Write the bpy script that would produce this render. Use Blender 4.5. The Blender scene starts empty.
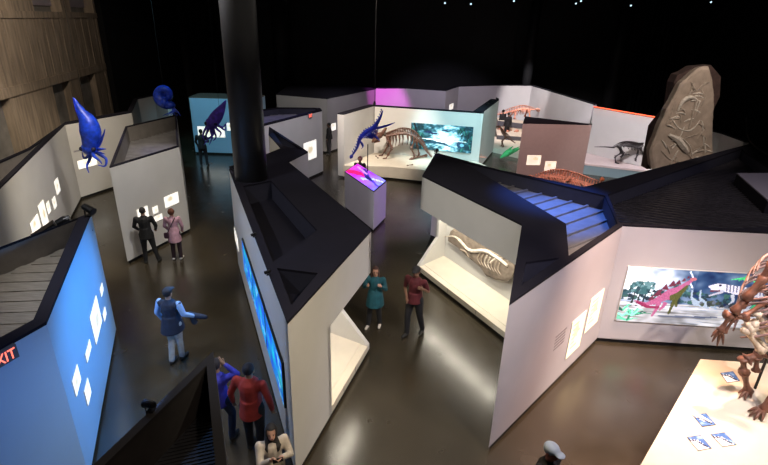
import bpy, bmesh, math, random
from mathutils import Vector, Matrix, noise
from mathutils.geometry import tessellate_polygon
random.seed(7)
S = bpy.context.scene
COL = S.collection
PI = math.pi
# ------------------------------------------------------------------ camera
F, TH, RO, HC = 499.9, .400509, .0284811, 6.8
TOP = 2.964
_f = Vector((0, math.cos(TH), -math.sin(TH))); _r = Vector((1, 0, 0)); _u = _r.cross(_f)
CR = _r * math.cos(RO) + _u * math.sin(RO); CU = -_r * math.sin(RO) + _u * math.cos(RO); CF = _f
def ray(x, y): return CF + CR * ((x - 384) / F) - CU * ((y - 232.5) / F)
def at(x, y, z=TOP):
    d = ray(x, y); t = (z - HC) / d.z
    return Vector((d.x * t, d.y * t, z))
def at_y(x, y, Y):
    d = ray(x, y); t = Y / d.y
    return Vector((d.x * t, Y, HC + d.z * t))
def on_wall(x, y, A, B):
    d = ray(x, y); A = Vector((A[0], A[1])); B = Vector((B[0], B[1])); n = (B - A).normalized()
    p = Vector((-n.y, n.x)); t = A.dot(p) / (d.x * p.x + d.y * p.y)
    return (Vector((d.x * t, d.y * t)) - A).dot(n), HC + d.z * t
cam = bpy.data.cameras.new('camera'); co = bpy.data.objects.new('camera', cam); COL.objects.link(co)
co.matrix_world = Matrix(((CR.x, CU.x, -CF.x, 0), (CR.y, CU.y, -CF.y, 0), (CR.z, CU.z, -CF.z, HC), (0, 0, 0, 1)))
cam.sensor_width = 36; cam.lens = 36 * F / 768; cam.clip_end = 200; S.camera = co
# ------------------------------------------------------------------ materials
MATS = {}
def mat(name, col, rough=.6, metal=0, noise_amt=0, nscale=8, bump=0, emit=0, spec=None, stretch=None, detail=4):
    if name in MATS: return MATS[name]
    m = bpy.data.materials.new(name); m.use_nodes = True; nt = m.node_tree; b = nt.nodes['Principled BSDF']
    b.inputs['Base Color'].default_value = (*col, 1); b.inputs['Roughness'].default_value = rough; b.inputs['Metallic'].default_value = metal
    if spec is not None: b.inputs['Specular IOR Level'].default_value = spec
    if emit: b.inputs['Emission Color'].default_value = (*col, 1); b.inputs['Emission Strength'].default_value = emit
    tc = nt.nodes.new('ShaderNodeTexCoord'); mp = nt.nodes.new('ShaderNodeMapping'); nz = nt.nodes.new('ShaderNodeTexNoise')
    nt.links.new(tc.outputs['Object'], mp.inputs['Vector']); nt.links.new(mp.outputs['Vector'], nz.inputs['Vector'])
    nz.inputs['Scale'].default_value = nscale; nz.inputs['Detail'].default_value = detail
    if stretch: mp.inputs['Scale'].default_value = stretch
    if noise_amt:
        r = nt.nodes.new('ShaderNodeValToRGB'); a, c = 1 - noise_amt, 1 + noise_amt
        r.color_ramp.elements[0].position = .3; r.color_ramp.elements[1].position = .7
        r.color_ramp.elements[0].color = (*[min(1, v * a) for v in col], 1); r.color_ramp.elements[1].color = (*[min(1, v * c) for v in col], 1)
        nt.links.new(nz.outputs['Fac'], r.inputs['Fac']); nt.links.new(r.outputs['Color'], b.inputs['Base Color'])
    if bump:
        bp = nt.nodes.new('ShaderNodeBump'); bp.inputs['Strength'].default_value = bump; bp.inputs['Distance'].default_value = .02
        nt.links.new(nz.outputs['Fac'], bp.inputs['Height']); nt.links.new(bp.outputs['Normal'], b.inputs['Normal'])
    MATS[name] = m; return m
def paint_mat(name, emit=1.0, rough=.5):
    if name in MATS: return MATS[name]
    m = bpy.data.materials.new(name); m.use_nodes = True; nt = m.node_tree; b = nt.nodes['Principled BSDF']
    a = nt.nodes.new('ShaderNodeVertexColor'); a.layer_name = 'paint'
    nt.links.new(a.outputs['Color'], b.inputs['Base Color']); nt.links.new(a.outputs['Color'], b.inputs['Emission Color'])
    b.inputs['Emission Strength'].default_value = emit; b.inputs['Roughness'].default_value = rough
    MATS[name] = m; return m
def lin(r, g, b): return tuple((c / 255 / 12.92 if c <= 10 else ((c / 255 + .055) / 1.055) ** 2.4) for c in (r, g, b))
WHITE = mat('white_gallery_paint', (.60, .585, .56), .75, noise_amt=.03, nscale=1.5)
LILAC = mat('gallery_paint_with_lilac_light', (.56, .53, .56), .75, noise_amt=.03, nscale=1.5)  # lavender light on the white walls partly put into the base colour
BLUEP = mat('gallery_paint_with_blue_light', (.33, .50, .66), .6, noise_amt=.02, nscale=1.5)  # blue and cyan wall light partly put into the base colour
GREY = mat('grey_gallery_paint', (.36, .345, .34), .75, noise_amt=.03, nscale=1.5)
BLACK = mat('matt_black_navy_paint', (.008, .007, .013), .85, noise_amt=.1, nscale=3, spec=.2)
DARK = mat('soft_black_paint', (.008, .008, .009), .8, spec=.2, noise_amt=.2, nscale=2)
PARA = mat('dull_grey_inner_board', (.16, .145, .135), .8, noise_amt=.1, nscale=4)
PARAB = mat('dark_navy_inner_board', (.028, .028, .045), .7, noise_amt=.1, nscale=4, spec=.3)
DECKM = mat('ribbed_grey_metal', (.20, .19, .19), .4, .3, noise_amt=.15, nscale=4)
DECKD = mat('ribbed_dark_metal', (.03, .03, .033), .4, .3, noise_amt=.25, nscale=3)
PLANK = mat('worn_grey_brown_board', (.17, .15, .125), .7, noise_amt=.25, nscale=5, stretch=(1, 8, 1))
METAL = mat('black_fixture_metal', (.012, .012, .013), .35, .5, noise_amt=.1)
CREAM = mat('cream_platform_paint', (.66, .60, .50), .6, noise_amt=.04, nscale=3)
LITP = mat('backlit_panel_face', (1.0, .97, .9), .5, emit=1.0)
STONE = mat('fossil_matrix_stone', (.17, .135, .105), .85, noise_amt=.35, nscale=6, bump=.6, detail=8)
BONE = mat('pale_fossil_bone', (.55, .46, .36), .6, noise_amt=.3, nscale=14, bump=.3)
BONEB = mat('brown_fossil_bone', (.13, .055, .035), .5, noise_amt=.45, nscale=9, bump=.3)
BONER = mat('russet_fossil_bone', (.62, .27, .19), .5, noise_amt=.4, nscale=9, bump=.3)
BONED = mat('dark_fossil_bone', (.03, .024, .024), .45, noise_amt=.3, nscale=9)
BLUEM = mat('cobalt_blue_model_skin', (.01, .05, .55), .4, noise_amt=.45, nscale=7, bump=.2)
PURPM = mat('violet_blue_model_skin', (.10, .05, .55), .4, noise_amt=.5, nscale=7, bump=.2)
# ------------------------------------------------------------------ helpers
def tag(o, label, cat, group=None, kind=None):
    if label: o['label'] = label
    if cat: o['category'] = cat
    if group: o['group'] = group
    if kind: o['kind'] = kind
    return o
def thing(name, label, cat, loc=(0, 0, 0), rz=0, group=None):
    o = bpy.data.objects.new(name, None); COL.objects.link(o); o.location = loc; o.rotation_euler = (0, 0, rz); o.empty_display_size = .1
    return tag(o, label, cat, group)
def obj(name, bm, m, parent=None, smooth=False, world=True):
    """links a mesh; world=True: verts were given in world coordinates, parent unrotated"""
    if parent is not None and world:
        bmesh.ops.translate(bm, verts=bm.verts, vec=-Vector(parent.location) if parent.parent is None else -(Vector(parent.location) + Vector(parent.parent.location)))
    bmesh.ops.recalc_face_normals(bm, faces=bm.faces)
    me = bpy.data.meshes.new(name); bm.to_mesh(me); bm.free()
    me.materials.append(m)
    if smooth:
        for p in me.polygons: p.use_smooth = True
    o = bpy.data.objects.new(name, me); COL.objects.link(o)
    if parent is not None: o.parent = parent
    return o
def B(): return bmesh.new()
def box(bm, lo, hi, rot=None, piv=None):
    vs = [bm.verts.new(Vector((x, y, z))) for z in (lo[2], hi[2]) for y in (lo[1], hi[1]) for x in (lo[0], hi[0])]
    for q in ((0, 1, 3, 2), (4, 6, 7, 5), (0, 4, 5, 1), (2, 3, 7, 6), (0, 2, 6, 4), (1, 5, 7, 3)): bm.faces.new([vs[i] for i in q])
    if rot is not None: bmesh.ops.transform(bm, verts=vs, matrix=Matrix.Translation(piv) @ rot @ Matrix.Translation(-Vector(piv)))
    return vs
def frame_of(d):
    d = d.normalized(); a = Vector((0, 0, 1)) if abs(d.z) < .95 else Vector((1, 0, 0))
    s = d.cross(a).normalized(); return s, s.cross(d).normalized()
def tube(bm, pts, rad, n=8, flat=1.0):
    pts = [Vector(p) for p in pts]
    if not isinstance(rad, (list, tuple)): rad = [rad] * len(pts)
    rings = []; s = u = None
    for i, p in enumerate(pts):
        d = (pts[min(i + 1, len(pts) - 1)] - pts[max(i - 1, 0)])
        if d.length < 1e-6: d = Vector((0, 0, 1))
        d.normalize()
        if s is None: s, u = frame_of(d)
        else:
            s = (s - d * s.dot(d)); s = s.normalized() if s.length > 1e-5 else frame_of(d)[0]; u = s.cross(d).normalized()
        rings.append([bm.verts.new(p + (s * math.cos(2 * PI * k / n) * flat + u * math.sin(2 * PI * k / n)) * rad[i]) for k in range(n)])
    for a, b in zip(rings, rings[1:]):
        for k in range(n): bm.faces.new((a[k], a[(k + 1) % n], b[(k + 1) % n], b[k]))
    bm.faces.new(rings[0][::-1]); bm.faces.new(rings[-1])
def ball(bm, c, r, seg=10, ring=7, rot=None):
    if not isinstance(r, (list, tuple)): r = (r, r, r)
    m = Matrix.Translation(Vector(c)) @ (rot.to_4x4() if rot else Matrix.Identity(4)) @ Matrix.Diagonal((r[0], r[1], r[2], 1))
    bmesh.ops.create_uvsphere(bm, u_segments=seg, v_segments=ring, radius=1, matrix=m)
def rcone(bm, p, q, r1, r2, n=10):
    p = Vector(p); q = Vector(q); d = q - p
    k = 3; ps = []; rs = []
    dn = d.normalized() if d.length > 1e-6 else Vector((0, 0, 1))
    for i in range(k): a = PI / 2 * (1 - i / k); ps.append(p - dn * r1 * math.sin(a) * .98); rs.append(max(r1 * math.cos(a), r1 * .12))
    ps += [p, q]; rs += [r1, r2]
    for i in range(1, k + 1): a = PI / 2 * i / k; ps.append(q + dn * r2 * math.sin(a) * .98); rs.append(max(r2 * math.cos(a), r2 * .12))
    tube(bm, ps, rs, n)
def lathe(bm, prof, c=(0, 0, 0), n=20):
    tube(bm, [(c[0], c[1], c[2] + z) for r, z in prof], [max(r, .0005) for r, z in prof], n)
def spline(pts, n=6):
    pts = [Vector(p) for p in pts]; out = []
    for i in range(len(pts) - 1):
        p0, p1, p2, p3 = pts[max(i - 1, 0)], pts[i], pts[i + 1], pts[min(i + 2, len(pts) - 1)]
        for k in range(n):
            t = k / n; out.append(.5 * ((2 * p1) + (p2 - p0) * t + (2 * p0 - 5 * p1 + 4 * p2 - p3) * t * t + (3 * p1 - p0 - 3 * p2 + p3) * t ** 3))
    return out + [pts[-1]]
def lerp_list(v, n):
    out = []
    for i in range(n):
        t = i / (n - 1) * (len(v) - 1); k = min(int(t), len(v) - 2); out.append(v[k] + (v[k + 1] - v[k]) * (t - k))
    return out
def area2(p): return sum(p[i][0] * p[(i + 1) % len(p)][1] - p[(i + 1) % len(p)][0] * p[i][1] for i in range(len(p))) / 2
def ccw(p):
    p = [Vector((q[0], q[1])) for q in p]; return p if area2(p) > 0 else p[::-1]
def inset(p, d):
    n = len(p); out = []
    for i in range(n):
        a, b, c = p[i - 1], p[i], p[(i + 1) % n]; e1 = (b - a).normalized(); e2 = (c - b).normalized()
        n1 = Vector((-e1.y, e1.x)); n2 = Vector((-e2.y, e2.x)); m = (n1 + n2)
        m = m.normalized() if m.length > 1e-4 else n1
        out.append(b + m * d / max(.35, m.dot(n1)))
    return out
def prism(bm, poly, z0, z1, holes=(), zs=None):
    """closed prism with optional holes"""
    poly = ccw(poly); loops = [poly] + [ccw(h)[::-1] for h in holes]
    tris = tessellate_polygon([[Vector((v.x, v.y, 0)) for v in l] for l in loops])
    flat = [v for l in loops for v in l]
    lo = [bm.verts.new((v.x, v.y, z0)) for v in flat]; hi = [bm.verts.new((v.x, v.y, z1)) for v in flat]
    for t in tris:
        try: bm.faces.new([hi[i] for i in t]); bm.faces.new([lo[i] for i in t][::-1])
        except ValueError: pass
    k = 0
    for l in loops:
        n = len(l)
        for i in range(n):
            a, b = k + i, k + (i + 1) % n; bm.faces.new((lo[a], lo[b], hi[b], hi[a]))
        k += n
def sides(bm, poly, z0, z1, skip=()):
    n = len(poly)
    for i in range(n):
        if i in skip: continue
        a, b = poly[i], poly[(i + 1) % n]
        bm.faces.new([bm.verts.new(v) for v in ((a.x, a.y, z0), (b.x, b.y, z0), (b.x, b.y, z1), (a.x, a.y, z1))])
def slab_wall(bm, a, b, z0, z1, t=.04):
    """thin upright board from a to b, thickness t to the left of a->b"""
    a = Vector((a[0], a[1])); b = Vector((b[0], b[1])); d = (b - a).normalized(); n = Vector((-d.y, d.x)) * t
    prism(bm, [a, b, b + n, a + n], z0, z1)
def ribs(bm, poly, z, ang, step, w, h):
    """raised ribs clipped to a polygon"""
    d = Vector((math.cos(ang), math.sin(ang))); n = Vector((-d.y, d.x)); ts = [p.dot(n) for p in poly]
    t = min(ts) + step * .5
    while t < max(ts):
        xs = []
        for i in range(len(poly)):
            a, b = poly[i], poly[(i + 1) % len(poly)]; ta, tb = a.dot(n) - t, b.dot(n) - t
            if ta * tb < 0: q = a + (b - a) * (ta / (ta - tb)); xs.append(q.dot(d))
        xs.sort()
        for x0, x1 in zip(xs[::2], xs[1::2]):
            if x1 - x0 > .1:
                c = n * t; p = [c + d * (x0 + .02) - n * w / 2, c + d * (x1 - .02) - n * w / 2, c + d * (x1 - .02) + n * w / 2, c + d * (x0 + .02) + n * w / 2]
                prism(bm, p, z, z + h)
        t += step
def P(*px): return [at(*q).xy for q in px]
def unit(name, label, outer, holes=(), deck=None, wall=WHITE, cat='partition', group=None, deckm=DECKM, para=PARA, niche=None, z=TOP, rib=(0, .16, .05, .04), rimm=BLACK, facem=None):
    poly = ccw(outer); c = sum(poly, Vector((0, 0))) / len(poly)
    root = thing(name, label, cat, (c.x, c.y, 0), group=group)
    bm = B(); skip = niche or ()
    sides(bm, poly, .1, z - .045, skip); obj('wall_panels', bm, wall, root)
    bm = B(); prism(bm, inset(poly, .03) if not niche else inset(poly, .03), 0, .1); obj('plinth', bm, DARK, root)
    holes = [ccw(h) for h in holes]
    bm = B(); prism(bm, poly, z - .045, z, holes); obj('roof_rim', bm, rimm, root)
    for i, h in enumerate(holes):
        dz = z - (deck if isinstance(deck, (int, float)) else deck[i])
        bm = B(); sides(bm, h, dz, z - .04); obj('parapet', bm, para, root)
        r = rib if isinstance(rib, tuple) else rib[i]
        bm = B(); prism(bm, inset(h, -.02), dz - .03, dz)
        if r: ribs(bm, h, dz, *r)
        obj('roof_deck', bm, deckm if not isinstance(deckm, (list, tuple)) else deckm[i], root)
    return root, poly
# ------------------------------------------------------------------ painter
class Canvas:
    def __init__(s, w, h, col): s.w, s.h = w, h; s.p = [[lin(*col)] * w for _ in range(h)]
    def fill(s, fn):
        for j in range(s.h):
            for i in range(s.w): s.p[j][i] = lin(*[max(0, min(255, v)) for v in fn((i + .5) / s.w, (j + .5) / s.h)])
    def blend(s, fn, inside):
        for j in range(s.h):
            v = (j + .5) / s.h
            for i in range(s.w):
                u = (i + .5) / s.w
                if inside(u, v): s.p[j][i] = lin(*[max(0, min(255, k)) for k in fn(u, v)])
    def poly(s, pts, col, jit=0):
        y0, y1 = min(p[1] for p in pts), max(p[1] for p in pts)
        for j in range(max(0, int(y0 * s.h)), min(s.h, int(y1 * s.h) + 1)):
            v = (j + .5) / s.h; xs = []
            for (ax, ay), (bx, by) in zip(pts, pts[1:] + pts[:1]):
                if (ay - v) * (by - v) < 0: xs.append(ax + (bx - ax) * (v - ay) / (by - ay))
            xs.sort()
            for a, b in zip(xs[::2], xs[1::2]):
                for i in range(max(0, int(a * s.w)), min(s.w, int(b * s.w) + 1)):
                    k = random.uniform(-jit, jit); s.p[j][i] = lin(*[max(0, min(255, c + k)) for c in col])
    def ell(s, cx, cy, rx, ry, col, jit=0):
        s.poly([(cx + rx * math.cos(a * PI / 8), cy + ry * math.sin(a * PI / 8)) for a in range(16)], col, jit)
    def line(s, pts, wd, col, jit=0):
        asp = s.w / s.h
        if not isinstance(wd, (list, tuple)): wd = [wd] * len(pts)
        for k in range(len(pts) - 1):
            (ax, ay), (bx, by) = pts[k], pts[k + 1]; dx, dy = (bx - ax) * asp, by - ay; L = math.hypot(dx, dy) or 1; nx, ny = -dy / L, dx / L
            w0, w1 = wd[k] / 2, wd[k + 1] / 2
            s.poly([(ax + nx * w0 / asp, ay + ny * w0), (bx + nx * w1 / asp, by + ny * w1), (bx - nx * w1 / asp, by - ny * w1), (ax - nx * w0 / asp, ay - ny * w0)], col, jit)
            s.ell(bx, by, w1 / asp, w1, col, jit)
    def mesh(s, name, m, o, eu, ev, parent=None, root=None):
        """o top-left world corner, eu / ev the world edge vectors (right, down)"""
        off = Vector(parent.location) if parent else Vector((0, 0, 0))
        vs = [tuple(Vector(o) + Vector(eu) * (i / s.w) + Vector(ev) * (j / s.h) - off) for j in range(s.h + 1) for i in range(s.w + 1)]
        fs = [(j * (s.w + 1) + i, (j + 1) * (s.w + 1) + i, (j + 1) * (s.w + 1) + i + 1, j * (s.w + 1) + i + 1) for j in range(s.h) for i in range(s.w)]
        me = bpy.data.meshes.new(name); me.from_pydata(vs, [], fs); a = me.color_attributes.new('paint', 'FLOAT_COLOR', 'CORNER')
        k = 0
        for j in range(s.h):
            for i in range(s.w):
                for _ in range(4): a.data[k].color = (*s.p[j][i], 1); k += 1
        me.materials.append(m); ob = bpy.data.objects.new(name, me); COL.objects.link(ob)
        if parent: ob.parent = parent
        return ob
def nz(x, y, s=0): return noise.noise(Vector((x, y, s)))
def wall_frame(A, B_, u0, u1, z0, z1, gap):
    A = Vector((A[0], A[1])); B_ = Vector((B_[0], B_[1])); n = (B_ - A).normalized(); m = Vector((n.y, -n.x))
    if (A).dot(m) > 0: m = -m     # outward = towards the gallery the camera stands in
    a = A + n * u0 + m * gap; b = A + n * u1 + m * gap
    return Vector((a.x, a.y, z1)), Vector((b.x - a.x, b.y - a.y, 0)), Vector((0, 0, z0 - z1)), Vector((m.x, m.y, 0)), Vector((n.x, n.y, 0))
def wall_panel(name, label, cat, A, B_, px, canvas=None, group=None, m=None, depth=.03, frame=None, mname='lit_face', rect=None, edge=None):
    """a board hung on the wall A-B; px are its four corners in the photograph, read on that wall's plane"""
    if rect: u0, u1, z0, z1 = rect
    else:
        q = [on_wall(x, y, A, B_) for x, y in px]; us = sorted(v[0] for v in q); zs = sorted(v[1] for v in q)
        h = len(q) // 2; u0, u1 = sum(us[:h]) / h, sum(us[-h:]) / h; z0, z1 = sum(zs[:h]) / h, sum(zs[-h:]) / h
    o, eu, ev, nn, t = wall_frame(A, B_, u0, u1, z0, z1, 0)
    c = o + eu * .5 + ev
    root = thing(name, label, cat, c, group=group)
    bm = B(); p = [o + nn * .002, o + eu + nn * .002, o + eu + nn * depth, o + nn * depth]
    prism(bm, [v.xy for v in p], z0, z1); obj('panel_case', bm, edge or METAL, root)
    e = frame if frame is not None else .012
    cv = canvas or Canvas(2, 2, (255, 250, 240))
    cv.mesh(mname, m or LITMAT, o + nn * (depth + .003) + t * e * (1 if eu.dot(t) > 0 else -1) + Vector((0, 0, -e)), eu - eu.normalized() * 2 * e, ev + Vector((0, 0, 2 * e)), root)
    return root
LITMAT = paint_mat('lit_panel_print', .9)
DIMMAT = paint_mat('softly_lit_print', .35)
SCRMAT = paint_mat('glowing_screen_print', .9)
MURMAT = paint_mat('backlit_mural_print', .85)
PRTMAT = paint_mat('printed_sheet', .0)
def textpanel(seed, base=(255, 248, 232), ink=(190, 180, 160), w=20, h=24):
    c = Canvas(w, h, base); r = random.Random(seed)
    for j in range(3, h - 3, 3):
        c.line([(.15, (j + .5) / h), (.15 + r.uniform(.2, .6), (j + .5) / h)], .5 / h, ink)
    c.ell(r.uniform(.4, .7), r.uniform(.3, .6), .16, .18, (215, 200, 170), 12)
    return c
# ------------------------------------------------------------------ room shell
def struct(name, bm, m):
    o = obj(name, bm, m); o['kind'] = 'structure'; return o
fm = bpy.data.materials.new('polished_dark_concrete'); fm.use_nodes = True; nt = fm.node_tree; b = nt.nodes['Principled BSDF']
tc = nt.nodes.new('ShaderNodeTexCoord'); n1 = nt.nodes.new('ShaderNodeTexNoise'); n1.inputs['Scale'].default_value = .5; n1.inputs['Detail'].default_value = 5; n1.inputs['Roughness'].default_value = .5
nt.links.new(tc.outputs['Object'], n1.inputs['Vector'])
r = nt.nodes.new('ShaderNodeValToRGB'); r.color_ramp.elements[0].position = .3; r.color_ramp.elements[1].position = .72
r.color_ramp.elements[0].color = (.022, .017, .010, 1); r.color_ramp.elements[1].color = (.046, .037, .024, 1)
nt.links.new(n1.outputs['Fac'], r.inputs['Fac']); nt.links.new(r.outputs['Color'], b.inputs['Base Color'])
n2 = nt.nodes.new('ShaderNodeTexNoise'); n2.inputs['Scale'].default_value = 2.2; n2.inputs['Detail'].default_value = 5; nt.links.new(tc.outputs['Object'], n2.inputs['Vector'])
mr = nt.nodes.new('ShaderNodeMapRange'); mr.inputs['To Min'].default_value = .17; mr.inputs['To Max'].default_value = .32
nt.links.new(n2.outputs['Fac'], mr.inputs['Value']); nt.links.new(mr.outputs['Result'], b.inputs['Roughness']); b.inputs['Specular IOR Level'].default_value = .95
bm = B(); box(bm, (-26, -3, -.1), (26, 40, 0)); struct('floor', bm, fm)
bm = B(); box(bm, (-26, -3, 9.6), (26, 40, 9.8)); struct('ceiling', bm, DARK)
bm = B(); box(bm, (-26, 38, 0), (26, 38.3, 9.6))
for k in range(-8, 9): box(bm, (k * 3 - .02, 37.97, 0), (k * 3 + .02, 38.01, 9.6))
for z in (3.6, 6.6): box(bm, (-25, 37.97, z), (25, 38.01, z + .03))
struct('wall_back', bm, mat('black_wall_board', (.014, .0135, .016), .7, noise_amt=.15, nscale=1))
bm = B(); box(bm, (22, -3, 0), (22.3, 38, 9.6)); struct('wall_right', bm, DARK)
bm = B(); box(bm, (-26, -3.3, 0), (22, -3, 9.6)); struct('wall_front', bm, DARK)
# the board-marked concrete wall at the left, recessed bays above and below a beam
LC = Vector((-15.2, 28)); dl = ray(284, 18).xy.normalized()
CONC = mat('board_marked_tan_concrete', (.30, .235, .175), .85, noise_amt=.35, nscale=2.2, stretch=(3, 3, .35), bump=.5, detail=8)
LAVP = mat('smooth_lavender_grey_plaster', (.30, .26, .30), .8, noise_amt=.08, nscale=2)
GRYP = mat('smooth_grey_concrete_bay', (.22, .205, .19), .8, noise_amt=.25, nscale=2, detail=6)
def lw(x, y): return on_wall(x, y, LC, LC + dl)
bm = B(); nrm = Vector((dl.y, -dl.x))
if nrm.dot(-LC) < 0: nrm = -nrm
def lbox(bm, s0, s1, z0, z1, t0, t1):
    p = [LC + dl * s0 + nrm * t0, LC + dl * s1 + nrm * t0, LC + dl * s1 + nrm * t1, LC + dl * s0 + nrm * t1]; prism(bm, p, z0, z1)
sL = -24
zt = lw(60, 15)[1]; zb = lw(40, 78)[1]
lbox(bm, sL, 0, zb - .35, zt, -.6, 0)             # broad middle band
lbox(bm, sL, 0, zt - .12, zt + .12, -.6, .05); lbox(bm, sL, 0, zb - .38, zb - .05, -.6, .04)
s_a, s_b, s_c = lw(33, 5)[0], lw(61, 5)[0], lw(70, 5)[0]
lbox(bm, s_b, s_c, zt, 9.6, -.6, 0)
lbox(bm, lw(6, 5)[0], s_a, zt, 9.6, -.6, 0)
lbox(bm, -.25, 0, 0, 9.6, -.6, .02)
for x0, x1 in ((10, 53), (73, 82)): lbox(bm, lw(x0, 100)[0], lw(x1, 90)[0], 0, zb - .3, -.6, 0)
lbox(bm, lw(93, 66)[0], -.2, 0, zb - .3, -.6, 0)
s = sL + .4
while s < 0:
    lbox(bm, s, s + .03, zb, zt - .1, -.3, .018); s += .82
struct('wall_left', bm, CONC)
bm = B(); lbox(bm, sL, 0, zt, 9.6, -.7, -.45); lbox(bm, sL, 0, 0, zb - .2, -.7, -.3); struct('trim_1', bm, GRYP)
bm = B(); lbox(bm, s_a, s_b, zt + .35, 9.6, -.45, -.38); lbox(bm, s_c, 0, zt + .35, 9.6, -.45, -.38); struct('trim_2', bm, LAVP)
bm = B(); box(bm, (-26, 28.2, 0), (-16, 28.5, 9.6)); box(bm, (-15.4, 28.05, 0), (-14.9, 38, 9.6)); struct('wall_corner', bm, DARK)
# round columns and hanging black drapes
def column(name, label, c, r, m, parts=True, z1=9.6):
    root = thing(name, label, 'column', (c[0], c[1], 0))
    bm = B(); lathe(bm, [(r, .12), (r, z1)], (c[0], c[1], 0), 40); obj('shaft', bm, m, root, smooth=False)
    for p in root.children[0].data.polygons: p.use_smooth = abs(p.normal.z) < .5
    bm = B(); lathe(bm, [(r + .05, 0), (r + .05, .14)], (c[0], c[1], 0), 32); obj('base_collar', bm, DARK, root)
    return root
cc = at(253, 197, 2.45)
column('round_column', 'big round black column rising out of the black topped exhibit block', (cc.x, cc.y), .41, mat('satin_black_column', (.014, .014, .016), .42, noise_amt=.1, spec=.4))
for (x, r_, l) in ((283, .55, 'dark round column far behind the big black column'), (128, .6, 'dark round column beside the tan concrete wall corner'), (526, .35, 'slim dark round column above the spotlit far alcove'), (613, .5, 'dark round column left of the tall fossil slab')):
    p = at_y(x, 85, 36.6); column('round_column', l, (p.x, p.y), r_, mat('dull_black_column', (.02, .02, .024), .5, spec=.3, noise_amt=.1))
def drape(x, y, w, label, col=(.016, .016, .02)):
    bm = B(); n = 40; rows = []
    for z in (.1, 9.5): rows.append([bm.verts.new((x + w * i / n, y + .09 * math.sin(i * 1.3) + .03 * math.sin(i * 2.9), z)) for i in range(n + 1)])
    for i in range(n): bm.faces.new((rows[0][i], rows[0][i + 1], rows[1][i + 1], rows[1][i]))
    geo = bmesh.ops.solidify(bm, geom=bm.faces[:], thickness=.02)
    o = obj('stage_drape', bm, mat('black_drape_' + label.split()[0], col, .8, noise_amt=.1)); tag(o, label, 'curtain'); return o
drape(17.3, 37.2, 2.6, 'dark drape with teal light put into its colour, hanging left of the tall fossil slab', (.012, .02, .024))  # teal light on the curtain is put into its cloth colour
drape(-14.2, 37.2, 4, 'black floor length drape behind the far left gallery wall')
# ------------------------------------------------------------------ exhibit units
A_, B1, B2, B3 = P((109.2, 166.7), (179, 145.6), (176.5, 114.5), (125.3, 126.3))
pil = [A_, B1, B2, B3]
unit('exhibit_partition', 'freestanding white partition block with a ribbed metal roof recess behind two visitors', pil, [inset(ccw(pil), .07)], .62, WHITE, para=PARA, rib=(math.radians(5), .2, .06, .05))
# left gallery wall with cut-off corner and far-left alcove
Qc = at(64.8, 124).xy; L0 = at(0, 187).xy; dL = (L0 - Qc).normalized(); L1 = Qc + dL * 11.3; R1 = at(131, 112).xy
ub = at(28, 148).xy; uc = at(0, 160).xy; ud = uc + (uc - ub) * 2.2
u1 = [L1, Qc, R1, R1 + Vector((-.3, .2)), Qc + Vector((-.22, .4)), at(45, 136).xy, ub, uc, ud]
h1 = [L1 + Vector((-.2, .2)), Qc + (L1 - Qc) * .12 + Vector((-.17, 0)), at(44, 139).xy, ub + Vector((.12, -.1)), uc + Vector((.12, 0)), ud + Vector((.15, .3))]
unit('exhibit_partition', 'long white gallery wall at far left with plank roof behind its black edge', u1, [h1], .45, WHITE, deckm=PLANK, para=PARA, rib=(math.radians(100), .3, .24, .02))
def thin(name, label, pts, t=.16, wall=WHITE, z=TOP, cat='partition', side=None, **k):
    pts = [Vector((p[0], p[1])) for p in pts]; n = len(pts); off = []
    for i in range(n):
        e1 = (pts[i] - pts[i - 1]).normalized() if i else None; e2 = (pts[i + 1] - pts[i]).normalized() if i < n - 1 else None
        ns = [Vector((-e.y, e.x)) for e in (e1, e2) if e]; m = sum(ns, Vector((0, 0))).normalized(); off.append(pts[i] + m * t / max(.4, m.dot(ns[0])) * (side or 1))
    return unit(name, label, pts + off[::-1], wall=wall, z=z, **k)
thin('alcove_wall', 'pale grey angled alcove wall at far left under a blue hanging shell', [R1 + Vector((-.02, .1)), at(137.6, 98.5).xy, at(154, 95).xy, at(167.5, 107.5).xy], .18, GREY)
# blue lit unit, left foreground
D1, C1, C0, D0 = P((91, 212.5), (45.8, 322), (0, 347.5), (0, 247))
Ce = C1 + (C0 - C1) * 3.2; De = D1 + (D0 - D1) * 2.6
bl = [D1, C1, Ce, De]
blr, blp = unit('exhibit_partition', 'blue lit gallery partition in the left foreground with a plank roof', bl, [[D1 + (C1 - D1) * .045 + Vector((-.17, -.12)), C1 + Vector((-.2, .05)), Ce + Vector((-.2, .1)), De + Vector((.08, .1))]], .5, BLUEP, deckm=PLANK, para=PARA, rib=(math.radians(8), .34, .3, .015))
# dark foreground unit
G1 = at(213.3, 351).xy; G2 = at(95, 463).xy; G3 = at(226.5, 465).xy
fg = [G1, G1 + (G2 - G1) * 2.1, G1 + (G3 - G1) * 2.1]
fh = [at(201, 398).xy, at(201, 398).xy + (at(140, 465).xy - at(201, 398).xy) * 1.9, at(201, 398).xy + (at(206, 465).xy - at(201, 398).xy) * 1.9]
fgr, _ = unit('exhibit_partition', 'black wedge topped partition in the near foreground with meshed roof recess', fg, [inset(ccw(fg), .1)], .55, mat('charcoal_gallery_paint', (.05, .05, .055), .7), deckm=DECKD, para=mat('brown_black_board', (.022, .019, .017), .7, noise_amt=.15), rib=(math.radians(20), .05, .02, .012), rimm=mat('brown_black_rim', (.016, .014, .014), .7))
bm = B(); a = at(160, 416, 2.46); c = at(204, 403, 2.46); tube(bm, [a, c], .04, 4); obj('cross_beam', bm, PARA, fgr)
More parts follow.
